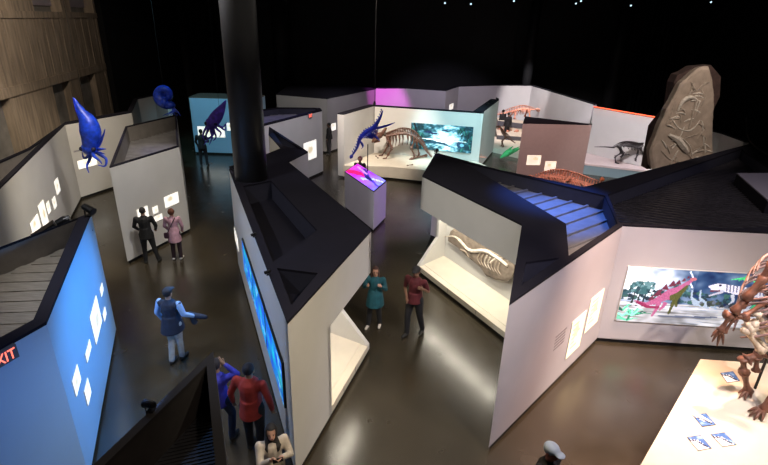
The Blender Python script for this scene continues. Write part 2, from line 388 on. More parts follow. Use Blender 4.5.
# centre block
CK, CG, CH = P((229, 169), (287.3, 321.8), (371.3, 229.6))
cen = [CK, CG, CH] + P((308.5, 178), (288, 161.5), (308, 151.5), (269, 126.5), (268.5, 134), (281, 148))
cp = ccw(cen)
def edge_index(poly, a, b):
    for i in range(len(poly)):
        if {tuple(round(v, 3) for v in poly[i]), tuple(round(v, 3) for v in poly[(i + 1) % len(poly)])} == {tuple(round(v, 3) for v in a), tuple(round(v, 3) for v in b)}: return i
ch1 = P((243, 186), (271, 180.5), (317, 230), (303, 241), (273, 262)); ch2 = P((277, 268), (318, 273), (291.5, 305)); ch3 = P((272, 130.5), (303.5, 150.5), (283.5, 145.8))
ei = edge_index(cp, CG, CH); ej = edge_index(cp, CH, cen[3])
def niche(root, N0, N1, solid_to, other, wall, s_open, zh=2.0, dep=1.0, gd=.65, lip=.25, back=.42, ret=None):
    """header, back wall, end gusset and sloped bench of an open display niche between N0 and N1 (N1 = open corner); solid_to = fraction of solid wall"""
    d = (N1 - N0); L = d.length; d.normalize(); n = Vector((-d.y, d.x))
    if n.dot(other - N1) < 0: n = -n
    bm = B(); a = N0; b_ = N0 + d * L * solid_to
    if solid_to > 0:
        gk = (other - N0).normalized(); prism(bm, [a, b_, b_ + n * .12, a + gk * .12 / gk.dot(n)], .1, TOP - .045)
        prism(bm, [b_ - d * .12, b_, b_ + n * dep, b_ - d * .12 + n * dep], .1, zh + .05)
    obj('front_wall', bm, wall, root) if solid_to > 0 else bm.free()
    gkk = other; other = ret; oth = (other - N1).normalized()
    bm = B(); prism(bm, [b_, N1, N1 + n * .14, b_ + n * .14], zh, TOP - .045)
    iw = Vector((-oth.y, oth.x)); iw = iw if iw.dot(-d) > 0 else -iw
    prism(bm, [N1 - d * .12, N1, other, other + iw * .1], zh, TOP - .045)
    prism(bm, [N1, other, other + iw * .35, N1 + n * (gd + .1) - d * .1], zh, zh + .04)
    far = other + iw * .22
    bw = B(); e1_ = N1 + n * gd; prism(bw, [e1_, far, far + iw * .06, e1_ - d * .08], .1, zh); obj('side_wall', bw, wall, root)
    obj('header', bm, wall, root)
    bm = B(); prism(bm, [b_ + n * .02, N1 - d * .02 + n * .02, N1 - d * .02 + n * dep, b_ + n * dep], zh, zh + .04); obj('soffit', bm, wall, root)
    bm = B(); prism(bm, [b_ + n * dep, N1 + n * dep - d * .05, N1 + n * (dep + .1) - d * .05, b_ + n * (dep + .1)], .1, zh + .05); obj('niche_back', bm, wall, root)
    # end gusset
    bm = B(); pr = [(gd, zh + .02), (gd, 1.05), (0, lip), (0, .1), (dep + .1, .1), (dep + .1, zh + .02)]
    fr = [bm.verts.new((*(N1 + n * q - d * 0.0), z)) for q, z in pr]; bk = [bm.verts.new((*(N1 + n * q - d * .12), z)) for q, z in pr]
    bm.faces.new(fr); bm.faces.new(bk[::-1])
    for i in range(6): j = (i + 1) % 6; bm.faces.new((fr[i], bk[i], bk[j], fr[j]))
    obj('end_gusset', bm, wall, root)
    bm = B(); e0, e1 = b_, N1 - d * .12; pr = [(0, .1), (0, lip), (.16, lip + .01), (.18, lip + .03), (dep, back), (dep, .1)]
    fr = [bm.verts.new((*(e0 + n * q), z)) for q, z in pr]; bk = [bm.verts.new((*(e1 + n * q), z)) for q, z in pr]
    bm.faces.new(fr); bm.faces.new(bk[::-1])
    for i in range(6): j = (i + 1) % 6; bm.faces.new((fr[i], bk[i], bk[j], fr[j]))
    obj('sloped_bench', bm, CREAM, root)
    for f in (.3, .62): bm = B(); q = e0 + (e1 - e0) * f; prism(bm, [q - d * .006, q + d * .006, q + d * .006 - n * .004, q - d * .006 - n * .004], .12, lip); obj('bench_seam', bm, PARA, root)
    return d, n, L
cr, _ = unit('exhibit_block', 'large central white display block with black recessed roof around the column', cen, [ch1, ch2, ch3], [.5, .45, .35], WHITE, cat='partition', deckm=[BLACK, BLACK, DECKM], para=PARAB, rib=[None, None, (math.radians(-30), .25, .06, .03)], niche=(ei, ej))
n_in = (cen[4] - CH).normalized()
dC, nC, LCn = niche(cr, CG, CH, .41, CK, WHITE, 1, ret=cen[3])
# remaining side walls of the centre block behind the niche corner
# right hand block
RI, RJ, RE, RF, RI2 = P((422.3, 175.3), (522, 224), (509.3, 303.3), (623.4, 224.4), (436, 152.5))
RR = RF + (at(768, 232).xy - RF) * 3.2
rb = [RI, RJ, RE, RF, RR, Vector((RR.x + .4, 17.2)), at(751, 143.5).xy, at(584, 187).xy, at(500, 169.8).xy, RI2]
rp = ccw(rb)
hv = P((461, 161), (566, 223.6), (568.8, 255.6), (617.5, 223.4), (605, 195.5))
hv2 = P((619.5, 222.8), (735, 228.6)) + [Vector((10.4, 10.5)), Vector((12.4, 17.2)), at(742, 148.5).xy, at(608, 194.5).xy]
hv3 = P((526, 262), (560, 257.5), (521, 286))
k1, k2 = edge_index(rp, RI, RJ), edge_index(rp, RI, RI2)
rr_, _ = unit('exhibit_block', 'large right hand display block with wide dark roof above a cream fossil niche', rb, [hv, hv2, hv3], [.38, .38, .4], LILAC, cat='partition', deckm=[DECKM, mat('ribbed_dark_lilac_metal', (.05, .046, .055), .33, .4, noise_amt=.3, nscale=3, stretch=(1, 6, 1)), BLACK], para=PARAB, rib=[(math.radians(38), .42, .05, .05), (math.radians(-22), .2, .05, .05), None], niche=(k1, k2))
dR, nR, LR = niche(rr_, RJ, RI, 0, RI2, WHITE, 1, dep=.86, gd=.6, ret=RI2)
# N block with exit sign, O wedge, cyan partition, kiosk, far alcove walls
NA, NB = P((268, 124), (322, 110.2))
nb = [at(254, 127.6).xy, NB, at(320, 107.8).xy, at(277, 107.2).xy, at(256, 110).xy]
unit('exhibit_partition', 'white partition with an exit sign left of the distant diorama and blue lit roof', nb, [inset(ccw(nb), .22)], .3, WHITE, para=PARAB, rib=(.4, .3, .05, .03))
OA, OB, OC = P((276.2, 94), (327, 98.3), (376, 88.5))
unit('exhibit_partition', 'plain taupe wedge partition standing behind the exit sign partition', [OA, OB, OC, at(345, 84.5).xy, at(290, 84).xy], [], None, GREY)
PA, PB = P((188.8, 96.8), (258, 99))
unit('exhibit_partition', 'pale cyan lit partition behind the purple hanging squid model', [PA, PB, PB + Vector((0, 1.5)), PA + Vector((0, 1.6))], [], None, BLUEP, rimm=mat('brown_cap', (.12, .09, .07), .7))
mg = P((375.8, 87.9), (405.3, 87.9), (446, 90.4), (459, 86), (497, 85), (531.6, 85.3), (593.6, 103.9))
thin('alcove_wall', 'long angled pale wall enclosing the far alcoves with magenta light at its left end', mg, .2, LILAC)
W9 = mg
rdw = P((594, 106.8), (657, 117.5), (722, 133), (744, 141))
thin('alcove_wall', 'white wall behind the small dark skeleton and the tall fossil slab', rdw, .2, WHITE)
# U8 diorama
DL, DB, DR, DW = P((342.5, 113.8), (375, 105.5), (481.5, 112.6), (499, 99.5))
dn = 'display_bay'
dioroot = thing(dn, 'wide open diorama bay with cream left half, teal right half and a low platform', 'display bay', (1.5, 24.2, 0))
def wallseg(name, a, b_, t, m=WHITE, z0=.1, z1=TOP - .05, cap=True):
    a, b_ = Vector(a), Vector(b_); d = (b_ - a).normalized(); n = Vector((-d.y, d.x)) * t
    bm = B(); prism(bm, [a, b_, b_ + n, a + n], z0, z1); obj(name, bm, m, dioroot)
    bm = B(); prism(bm, [a, b_, b_ + n, a + n], z1, z1 + .05); obj('wall_cap', bm, BLACK, dioroot)
wallseg('left_wall', DL + Vector((.05, 0)), DB + Vector((0, .2)), .32)
wallseg('back_wall', DB, DR + Vector((.1, 0)), .25)
wallseg('right_wing', DR, DW, .45)
pf = [at(345, 163.3, .65).xy, at(386, 165.8, .65).xy, at(480, 171, .65).xy, at(489, 157, .65).xy, DR + Vector((0, -.03)), DB + Vector((0, -.03)), at(350, 150, .65).xy]
pf = [Vector((DL.x + .02, 22.35)), Vector((.1, 22.4)), Vector((3.2, 21.6)), Vector((4.9, 22.6)), DR + Vector((0.02, -.02)), DB + Vector((.03, -.02))]
bm = B(); prism(bm, pf, .1, .62); obj('platform', bm, CREAM, dioroot)
bm = B(); prism(bm, inset(ccw(pf), .05), 0, .1); obj('plinth', bm, DARK, dioroot)
KA, KB, KC = at(344.5, 171.5, 1.5).xy, at(374, 191.5, 1.5).xy, at(386.5, 181, 1.5).xy
# kiosk
KD = KA + (KC - KB)
kroot = thing('display_kiosk', 'white chest high kiosk with a glowing magenta and blue picture top', 'kiosk', ((KA.x + KC.x) / 2, (KA.y + KC.y) / 2, 0))
kp = [KA, KB, KC, KD]
bm = B(); prism(bm, kp, .1, 1.47); obj('cabinet', bm, WHITE, kroot)
bm = B(); prism(bm, inset(ccw(kp), .05), 0, .1); obj('plinth', bm, DARK, kroot)
bm = B(); prism(bm, kp, 1.47, 1.5); obj('glass_tray', bm, METAL, kroot)
cv = Canvas(24, 20, (215, 60, 210))
cv.fill(lambda u, v: (235 - 120 * u, 60 + 60 * u + 50 * nz(u * 5, v * 5), 225 + 25 * u))
cv.line([(0, .1), (.3, .45), (.6, .55)], [.2, .25, .1], (240, 30, 120), 20); cv.line([(.3, .9), (.6, .5), (.95, .4)], [.1, .18, .06], (60, 40, 150), 15); cv.line([(.5, .2), (.7, .6), (.95, .8)], .08, (180, 210, 250), 10)
cv.line([(.1, .8), (.45, .7)], .1, (230, 170, 240)); cv.ell(.62, .5, .1, .12, (30, 30, 90))
cv.mesh('picture_top', SCRMAT, Vector((*(KA + (KC - KA) * .02), 1.504)), Vector((*(KB - KA) * .96, 0)), Vector((*(KD - KA) * .96, 0)), kroot)
bm = B(); pp = at(367.5, 171.5, 1.5); tube(bm, [(pp.x, pp.y, 1.5), (pp.x, pp.y, 9.6)][:1] + [(pp.x, pp.y, 2.55)], .02, 6); obj('pole', bm, METAL, kroot)
# dark far block with two lit panels and its fossil plinth
t1, t2, t3 = P((523, 122.6), (592, 124), (525, 116.3))
unit('exhibit_partition', 'tall mauve partition with two lit panels above the russet skeleton', [t1, t2, t3], [], None, mat('mauve_gallery_paint', (.42, .34, .34), .75, noise_amt=.03))
# far stepped display
fa = [at(497, 135, .5).xy, at(524, 137, .5).xy]; fb = [at(498, 120.5, 1.05).xy, at(528, 124, 1.05).xy]
froot = thing('stepped_display', 'distant two tier stepped bench of red lit bones in the far alcove', 'display stand', (*((fa[0] + fa[1]) / 2), 0))
e = Vector((.35, 3.0)); bm = B(); prism(bm, [fa[0], fa[1], fb[1] + e * .36, fb[0] + e * .36], 0, .5); obj('lower_tier', bm, CREAM, froot)
bm = B(); prism(bm, [fa[0] - e * .01 + Vector((0, -.03)), fa[1] + Vector((0, -.03)), fa[1], fa[0]], .02, .49); obj('front_board', bm, mat('slate_board', (.09, .09, .11), .7), froot)
bm = B(); prism(bm, [fb[0], fb[1], fb[1] + e * .36, fb[0] + e * .36], .5, 1.05); obj('upper_tier', bm, CREAM, froot)
bm = B(); prism(bm, [fb[0] + Vector((0, -.03)), fb[1] + Vector((0, -.03)), fb[1], fb[0]], .72, 1.04); obj('front_board', bm, MATS['slate_board'], froot)
# right far platform
rq = [at(583, 163, .55).xy, at(655, 171.5, .55).xy]; nn = Vector((.75, 1.9))
rpf = [rq[0], rq[1], rq[1] + (rq[1] - rq[0]) * .6, at(720, 139).xy + Vector((0, -.4)), rdw[1] + Vector((-.1, -.15)), rdw[0] + Vector((.0, -.15))]
proot = thing('display_platform', 'low platform with teal light painted on its front under the small dark skeleton', 'platform', (rq[0].x, rq[0].y, 0))
rp2 = [rq[0], rq[1] + Vector((1.2, -.5)), Vector((rdw[1].x + 1.9, rdw[1].y - .9)), rdw[1] + Vector((0, -.06)), rdw[0] + Vector((0, -.06))]
bm = B(); prism(bm, rp2, .45, .55); obj('platform_top', bm, mat('pinkish_white_top', (.62, .52, .50), .6, noise_amt=.05), proot)
bm = B(); prism(bm, inset(ccw(rp2), .03), 0, .45); obj('platform_side', bm, mat('grey_paint_with_teal_light', (.20, .29, .31), .7), proot)  # teal light on the platform front painted into the side colour
bm = B(); a_, b_ = rdw[0], rdw[1]; dd = (b_ - a_).normalized(); nn = Vector((dd.y, -dd.x)); prism(bm, [a_ + nn * .02, b_ + nn * .02, b_ + nn * .06, a_ + nn * .06], TOP + .001, TOP + .03)
o = obj('light_strip', bm, mat('red_led_strip', (1, .12, .05), .5, emit=3)); tag(o, 'thin red glowing strip along the top of the white far wall', 'light strip')
# white platform of the big foreground skeleton
p0, p1, p2 = at(640.6, 465, .45).xy, at(700.5, 359.2, .45).xy, at(768, 363.6, .45).xy
wp = [p0 + (p0 - p1) * .9, p1, p1 + (p2 - p1) * 2.4, p1 + (p2 - p1) * 2.4 + Vector((0, -5.4))]
proot2 = thing('display_platform', 'large low cream platform with photo tiles beneath the big brown skeleton', 'platform', (wp[0].x, wp[0].y, 0))
bm = B(); prism(bm, wp, .40, .45); obj('platform_top', bm, CREAM, proot2)
bm = B(); prism(bm, inset(ccw(wp), .04), 0, .40); obj('platform_side', bm, DARK, proot2)
for i, px in enumerate([((720, 373), (733, 371.5), (740, 381), (727, 383)), ((692.5, 415.5), (706, 413.5), (716, 425), (702, 427)), ((711, 434.5), (724, 432.5), (737, 445), (722, 447)), ((687, 437.5), (700, 435), (712, 448.5), (698, 451))]):
    q = [at(x, y, .452) for x, y in px]; cen_ = sum(q, Vector()) / 4; e1 = ((q[1] - q[0]) + (q[2] - q[3])) / 2; e2 = ((q[3] - q[0]) + (q[2] - q[1])) / 2
    root = thing('photo_tile', ['blue photo tile near the raised front foot of the big skeleton', 'blue photo tile on the platform, middle of the left edge', 'blue photo tile nearest the bottom right of the three in a cluster', 'blue photo tile lowest and leftmost on the cream platform'][i], 'photo tile', (cen_.x, cen_.y, .45))
    bm = B(); oo = cen_ - e1 / 2 - e2 / 2; prism(bm, [oo.xy, (oo + e1).xy, (oo + e1 + e2).xy, (oo + e2).xy], .4505, .458); obj('tile_backing', bm, METAL, root)
    c = Canvas(14, 14, (70, 120, 190)); c.fill(lambda u, v: (60 + 150 * max(0, nz(u * 3 + i, v * 3)), 100 + 140 * max(0, nz(u * 3 + i, v * 3)), 165 + 90 * max(0, nz(u * 3 + i, v * 3)))); c.poly([(0, .15), (.5, .3), (.85, 1), (0, 1)] if i != 1 else [(0, 0), (.5, 0), (.9, .8), (.4, .6)], (225, 232, 240), 12); c.line([(0, .2), (.4, .35), (.8, .9)], .08, (15, 30, 70))
    c.mesh('photo', DIMMAT, Vector((oo.x, oo.y, .460)) + (e1 + e2) * .03, e1 * .94, e2 * .94, root)
# raised hatch box on the right hand roof
hb = [at(737, 173, 2.98).xy, at(768, 200, 2.98).xy + Vector((-.05, -.3)), Vector((13.4, 12.6)), Vector((13.2, 15.2)), at(768, 163, 2.98).xy + Vector((.3, .2))]
hb = [at(737, 173, 2.98).xy, at(768, 200, 2.98).xy, Vector((10.6, 11.7)), Vector((11.8, 14.0)), at(768, 163, 2.98).xy][:3] + [Vector((11.9, 14.4))]
hroot = thing('roof_hatch', 'angular dark box with pale lilac lid on the right hand roof', 'hatch box', (hb[0].x, hb[0].y, 2.58))
bm = B(); prism(bm, hb, 2.62, 2.95); obj('box_body', bm, BLACK, hroot)
bm = B(); prism(bm, hb, 2.95, 2.98); obj('lid', bm, mat('pale_lilac_board', (.22, .20, .23), .7), hroot)
bm = B(); cb = [at(746, 118, 3.2), at(748, 137, 2.99), at(757, 148, 2.99), at(770, 156, 2.99)]; tube(bm, spline([cb[0] + Vector((0, 0, 0)), cb[1], cb[2], cb[3]]), .025, 6)
o = obj('cable', bm, mat('grey_cable', (.06, .055, .055), .5)); tag(o, 'curved grey cable lying over the dark roof beside the hatch box', 'cable')
# ------------------------------------------------------------------ panels, screens, murals
PCASE = mat('white_panel_case', (.7, .68, .64), .5)
def panels(A, B_, lst, group, base=(255, 250, 240), ink=(225, 218, 205), m=None, depth=.014):
    for i, (lab, px) in enumerate(lst):
        wall_panel('text_panel', lab, 'text panel', A, B_, px, textpanel(i + len(lab), base, ink), group, m, depth, edge=PCASE, frame=.003)
panels(A_, B1, [('small lit panel in front of the man in the black jacket', ((136, 210), (147, 205.5), (149, 218), (138.5, 222.5))),
    ('small dim panel, topmost between the two visitors at the white block', ((151.5, 207.5), (157, 205.5), (158.3, 212.2), (152.8, 214.4))),
    ('small wide lit panel lowest between the two visitors at the white block', ((153, 217), (161.5, 213.2), (162.5, 218.4), (154, 222.4))),
    ('large lit panel above the head of the woman in the pink coat', ((163.2, 197), (177.4, 191.8), (178.8, 201.7), (165.1, 209)))], 'lit panels on the white freestanding block')
LQ = (L1, Qc)
panels(L1, Qc, [('topmost right slanting lit panel on the long left gallery wall', ((53.3, 181), (57.2, 178), (60.2, 190.2), (56.6, 195.6))),
    ('small lit panel just below the topmost one on the long left wall', ((51.2, 199.4), (54.2, 196.2), (56.8, 206.5), (53.6, 209))),
    ('small narrow lit panel right of the tall one on the long left wall', ((45.2, 203.5), (48.2, 201), (50.8, 211.5), (47.8, 214.2))),
    ('tall lit panel in the middle of the long left wall', ((37.3, 205.4), (43, 199.6), (48.2, 223.3), (42.8, 229))),
    ('lit panel lowest and leftmost on the long left gallery wall', ((29.2, 223.5), (36.7, 214), (41, 228), (32.5, 236)))], 'lit panels on the long left wall')
panels(Qc, R1, [('lit panel beneath the cobalt blue squid model on the left wall', ((76.8, 160.2), (95.8, 157.2), (97.2, 165), (78.3, 168.9)))], 'lit panels on the long left wall')
panels(C1, D1, [('large lit panel in the middle of the blue wall', ((89.3, 314), (95.5, 296.5), (101.5, 322), (94.6, 346))),
    ('small lit panel highest and farthest on the blue wall', ((98.8, 290), (101.2, 283), (102.9, 289.5), (101, 296.5))),
    ('small lit panel right of the large one on the blue wall', ((102, 314.5), (104.2, 306.5), (105.8, 314), (103.8, 322))),
    ('narrow lit panel below the large one on the blue wall', ((84.6, 354.3), (88.3, 339.5), (90.8, 347), (86.3, 363))),
    ('lit panel nearest the corner of the blue wall', ((71.5, 381), (75.8, 364.5), (80.4, 379), (75.2, 397.5))),
    ('lit panel lowest on the blue wall', ((83.4, 390), (86.9, 377.8), (90.4, 393), (87, 406.5)))], 'lit panels on the blue wall')
panels(NA, NB, [('lit picture panel half hidden by the roof of the central block', ((303, 143.7), (315.6, 139.3), (316.8, 157), (304, 162)))], 'single lit panels')
panels(OB, OC, [('small pale sign on the taupe wedge partition', ((331, 124), (335.6, 122.6), (335.8, 129.6), (331.2, 131)))], 'single lit panels')
panels(PA, PB, [('wide lit panel behind the purple squid on the cyan wall', ((197.8, 126.3), (224.9, 126.9), (225, 137.4), (198, 136.7))),
    ('small lit panel at the right end of the cyan wall', ((226.8, 122.8), (233.6, 123), (233.7, 130.7), (227, 130.5)))], 'lit panels on the cyan wall')
panels(RE, RF, [('lit cream fossil picture panel, nearer of two on the lilac wall', ((572.6, 320), (586, 311.8), (578.3, 346), (564.8, 359))),
    ('lit cream fossil picture panel, nearer the corner on the lilac wall', ((589.4, 301), (603.3, 288), (597.4, 319.8), (584.4, 333)))], 'lit panels on the lilac wall', (255, 240, 205), (225, 190, 130))
panels(t1, t2, [('left lit drawing panel above the russet skeleton', ((527, 155), (541, 155.4), (540.3, 165), (526.3, 165))),
    ('right lit drawing panel above the russet skeleton', ((545, 161), (556, 161.4), (555.3, 171), (544.3, 171))),], 'lit panels on the mauve partition', (250, 235, 215), (200, 170, 140))
panels(CK, CG, [('narrow lit panel at the far end of the central block left side', ((234, 225), (238.5, 240), (239.6, 256), (235.6, 236)))], 'single lit panels')
panels(mg[2], mg[3], [('tiny lit panel on the far wall beside the diorama corner', ((449, 104.5), (453, 103.5), (453, 109), (449, 110)))], 'single lit panels')
# wall lettering blocks
def lettering(name, label, A, B_, px, rows, colr=(.09, .085, .085)):
    q = [on_wall(x, y, A, B_) for x, y in px]; us = sorted(v[0] for v in q); zs = sorted(v[1] for v in q)
    o, eu, ev, n, t = wall_frame(A, B_, us[0], us[-1], zs[0], zs[-1], 0); bm = B(); r = random.Random(rows)
    for k in range(rows):
        x = 0
        while x < .92:
            w_ = r.uniform(.04, .11); a = o + eu * x + n * .001; b_ = o + eu * min(1, x + w_) + n * .001; z1 = o.z + ev.z * ((k + .2) / rows); z0 = o.z + ev.z * ((k + .65) / rows)
            prism(bm, [a.xy, b_.xy, (b_ + n * .003).xy, (a + n * .003).xy], z0, z1); x += w_ + .025
    ob = obj(name, bm, mat('printed_grey_ink', colr, .7)); return tag(ob, label, 'wall text', kind='stuff')
lettering('wall_lettering', 'faint grey caption lines left of the cream panels on the lilac wall', RE, RF, ((556, 336), (566, 330), (564, 342), (557, 347)), 5, (.3, .28, .3))
lettering('wall_lettering', 'short dark caption low on the wall beneath the dinosaur mural', RF, RR, ((611, 337.5), (629, 338.5), (629, 341), (611, 340)), 1)
lettering('wall_lettering', 'short dark heading on the left wall beside the blue squid', Qc, R1, ((74, 150), (80, 149), (80, 152.5), (74, 153.5)), 1)
# exit signs
def exit_sign(label, A, B_, px, partial=False):
    q = [on_wall(x, y, A, B_) for x, y in px]; us = sorted(v[0] for v in q); zs = sorted(v[1] for v in q)
    u0, u1, z0, z1 = us[0], us[-1], zs[0], zs[-1]
    o, eu, ev, n, t = wall_frame(A, B_, u0, u1, z0, z1, 0); c = o + eu * .5 + ev
    root = thing('exit_sign', label, 'exit sign', c)
    bm = B(); prism(bm, [o.xy, (o + eu).xy, (o + eu + n * .05).xy, (o + n * .05).xy], z0, z1); obj('sign_case', bm, mat('exit_sign_case', (.10, .10, .11), .5), root)
    fc = bpy.data.curves.new('letters', 'FONT'); fc.body = 'EXIT'; fc.size = 1; fc.extrude = .01
    tmp = bpy.data.objects.new('letters', fc); COL.objects.link(tmp); bpy.context.view_layer.update()
    me = bpy.data.meshes.new_from_object(tmp.evaluated_get(bpy.context.evaluated_depsgraph_get())); COL.objects.unlink(tmp); bpy.data.objects.remove(tmp)
    xs = [v.co.x for v in me.vertices]; ys = [v.co.y for v in me.vertices]; W_, H_ = eu.length, z1 - z0
    ex = eu.normalized()
    for v in me.vertices:
        a = (v.co.x - min(xs)) / (max(xs) - min(xs)); b_ = (v.co.y - min(ys)) / (max(ys) - min(ys))
        v.co = o + ex * W_ * (.08 + .84 * a) + Vector((0, 0, -H_ * (.86 - .72 * b_))) + n * (.052 + (v.co.z + .01) * .15) - c
    me.materials.clear(); me.materials.append(mat('red_glowing_letters', (1, .16, .10), .5, emit=2.2)); lo = bpy.data.objects.new('letters', me); COL.objects.link(lo); lo.parent = root
    return root
ql = [on_wall(x, y, Ce, C1) for x, y in ((9, 346), (9, 359))]
uA = on_wall(13, 344.5, Ce, C1)[0]
def world_on(A, B_, u): A = Vector(A); d = (Vector(B_) - A).normalized(); return A + d * u
exit_sign('red EXIT sign cut by the left picture edge on the blue partition', Ce, C1, ((13.5, 345), (13.5, 357.5), (-14, 358), (-14, 372)) )
exit_sign('small red EXIT sign high on the far partition left of the diorama', NA, NB, ((307.8, 113.8), (311.3, 112.9), (311.3, 117.2), (307.8, 118)))
# three blue screens along the central block
q = [on_wall(*p, CK, CG) for p in ((243.9, 241.5), (245.6, 271), (284, 360.5), (287, 405))]
uL, uR = (q[0][0] + q[1][0]) / 2, (q[2][0] + q[3][0]) / 2; zT, zB = (q[0][1] + q[2][1]) / 2, (q[1][1] + q[3][1]) / 2
for k in range(3):
    a = uL + (uR - uL) * k / 3 + .02; b_ = uL + (uR - uL) * (k + 1) / 3 - .02
    c = Canvas(48, 14, (30, 110, 220)); c.fill(lambda u, v: (20 + 60 * max(0, nz(u * 6 + k * 9, v * 3)), 95 + 90 * nz(u * 5 + k * 9, v * 3, 2) + 30, 205 + 50 * nz(u * 4, v * 2, k)))
    for j in range(5): x = random.random(); y = random.random(); c.line([(x, y), (x + .12, y + .08), (x + .2, y)], [.06, .1, .02], (120, 200, 255))
    wall_panel('blue_screen', ['glowing blue sea screen farthest along the central block side', 'glowing blue sea screen in the middle of the row of three', 'glowing blue sea screen nearest the front corner of the central block'][k], 'screen', CK, CG, None, c, 'blue screens on the central block', SCRMAT, .04, rect=(a, b_, zB, zT), mname='screen_picture', frame=.03)
# right dinosaur mural
def dino_mural():
    c = Canvas(230, 84, (90, 120, 160))
    def bg(u, v):
        n = nz(u * 7, v * 5) * .5 + nz(u * 18, v * 12, 3) * .3
        if v < .62:
            g = max(0, 1 - math.hypot((u - .12) * 1.5, (v - .22) * .9) * 1.9); k = g * 1.1 + .22 + n * .7 - .12 * (u > .5)
            return (18 + 215 * k, 48 + 195 * k, 92 + 165 * k)
        k = .72 + n * .5 - .45 * max(0, nz(u * 7, v * 26, 5)); return (245 * k, 250 * k, 262 * k)
    c.fill(bg)
    for i in range(150):   # tree line
        x = random.random() ** 1.2; y = .40 + .18 * random.random(); s_ = random.uniform(.006, .022); c.ell(x, y, s_, s_ * 1.6, random.choice([(30, 60, 70), (45, 80, 92), (24, 44, 60), (50, 90, 85)]), 8)
    for x in (.08, .12, .16, .37, .41): c.line([(x, .7), (x + .01, .4)], [.03, .015], (28, 42, 50)); [c.ell(x + .01 + random.uniform(-.04, .04), .36 + random.uniform(-.1, .1), .012, .03, random.choice([(50, 92, 100), (30, 62, 74), (90, 130, 140)]), 12) for _ in range(22)]
    c.line([(.0, .66), (.3, .68), (1, .7)], .03, (200, 210, 230), 10)
    c.line([(.44, .02), (.47, .12), (.455, .2), (.485, .3)], .018, (225, 235, 255))
    G = (36, 120, 92)
    for i in range(26):
        a = random.uniform(-2.9, -.3); x0, y0 = random.choice([(.04, .9), (.08, .98), (.03, .8), (.11, .88)]); L = random.uniform(.07, .2)
        c.line([(x0, y0), (x0 + L * .5 * math.cos(a), y0 + L * math.sin(a) * .9), (x0 + L * .8 * math.cos(a), y0 + L * math.sin(a) * .8)], [.03, .02, .005], random.choice([G, (90, 190, 160), (20, 80, 70), (140, 220, 200)]))
    # plated dinosaur, pink back, dark olive belly
    PK, PD, OL = (160, 86, 128), (96, 36, 60), (74, 78, 40)
    c.line([(.10, .60), (.19, .66), (.26, .58), (.33, .46)], [.02, .06, .12, .17], PK, 14)
    c.line([(.33, .46), (.39, .38), (.44, .24), (.475, .155)], [.2, .17, .08, .04], PK, 14); c.line([(.35, .52), (.40, .46), (.445, .28)], [.1, .12, .04], OL, 12)
    c.ell(.475, .15, .022, .03, (170, 100, 110))
    for (a, b_) in (((.28, .6), (.255, .86)), ((.325, .6), (.30, .74)), ((.385, .5), (.37, .8)), ((.40, .48), (.41, .66))): c.line([a, (a[0] - .005, (a[1] + b_[1]) / 2), b_], [.09, .05, .035], PK if a[0] < .36 else OL, 12)
    for x, y, s_ in ((.215, .53, .05), (.25, .43, .07), (.29, .33, .075), (.335, .25, .065), (.375, .22, .05), (.41, .17, .035), (.435, .12, .025)):
        c.poly([(x - s_ * .35, y + s_), (x + s_ * .1, y - s_ * .9), (x + s_ * .45, y + s_ * .6)], PD, 12)
    c.line([(.12, .62), (.2, .7), (.28, .7)], .05, (130, 40, 80), 10)
    c.line([(.3, .86), (.62, .84), (.72, .82)], [.02, .035, .02], (90, 100, 125), 8)
    # pale long neck pair
    for x in (.5, .56): c.line([(x - .01, .34), (x, .48), (x + .04, .58), (x + .09, .6), (x + .14, .66)], [.02, .03, .10, .08, .02], (150, 168, 190), 12)
    # striped predator with open mouth
    SK = (205, 206, 226)
    c.line([(.62, .31), (.70, .27), (.80, .30), (.92, .33), (1, .36)], [.05, .12, .15, .14, .12], SK, 14); c.line([(.60, .27), (.66, .25), (.72, .27)], [.04, .10, .12], SK, 10)
    c.line([(.62, .43), (.67, .38), (.70, .34)], [.02, .035, .06], (170, 172, 190), 8); c.line([(.62, .34), (.68, .33)], .03, (90, 40, 60))
    c.ell(.675, .23, .008, .02, (40, 30, 50))
    for i in range(12): x = .72 + i * .024; c.line([(x, .2 + .006 * i), (x + .012, .33 + .004 * i)], .014, (92, 96, 120))
    for (a, b_, d) in (((.78, .38), (.80, .5), (.78, .56)), ((.9, .42), (.93, .56), (.9, .68))): c.line([a, b_, d], [.06, .045, .02], (176, 182, 200), 10)
    for i in range(30): x = random.uniform(.58, .86); c.ell(x, random.uniform(.54, .63), .012, .03, random.choice([(40, 50, 60), (90, 100, 120), (60, 70, 60)]), 8)
    # green glider
    c.line([(.74, .12), (.80, .09), (.86, .11), (.95, .07)], [.012, .03, .03, .01], (70, 200, 120), 14); c.line([(.79, .13), (.83, .05), (.86, .13)], .02, (60, 180, 110)); c.line([(.86, .11), (.92, .14)], .015, (90, 220, 140))
    for i in range(14): x = random.uniform(.92, 1); c.line([(x, .62), (x + .02, .52)], .02, (50, 170, 120))
    return c
qm = [on_wall(x, y, RF, RR) for x, y in ((626.7, 265.8), (615.8, 320), (765.6, 273.3))]
mu0 = (qm[0][0] + qm[1][0]) / 2; wall_panel('dinosaur_mural', 'wide backlit mural of a plated dinosaur and a striped predator on the right wall', 'mural', RF, RR, None, dino_mural(), None, MURMAT, .03, edge=PCASE, rect=(mu0, qm[2][0] + .12, qm[1][1], qm[0][1]), mname='mural_picture', frame=.01)
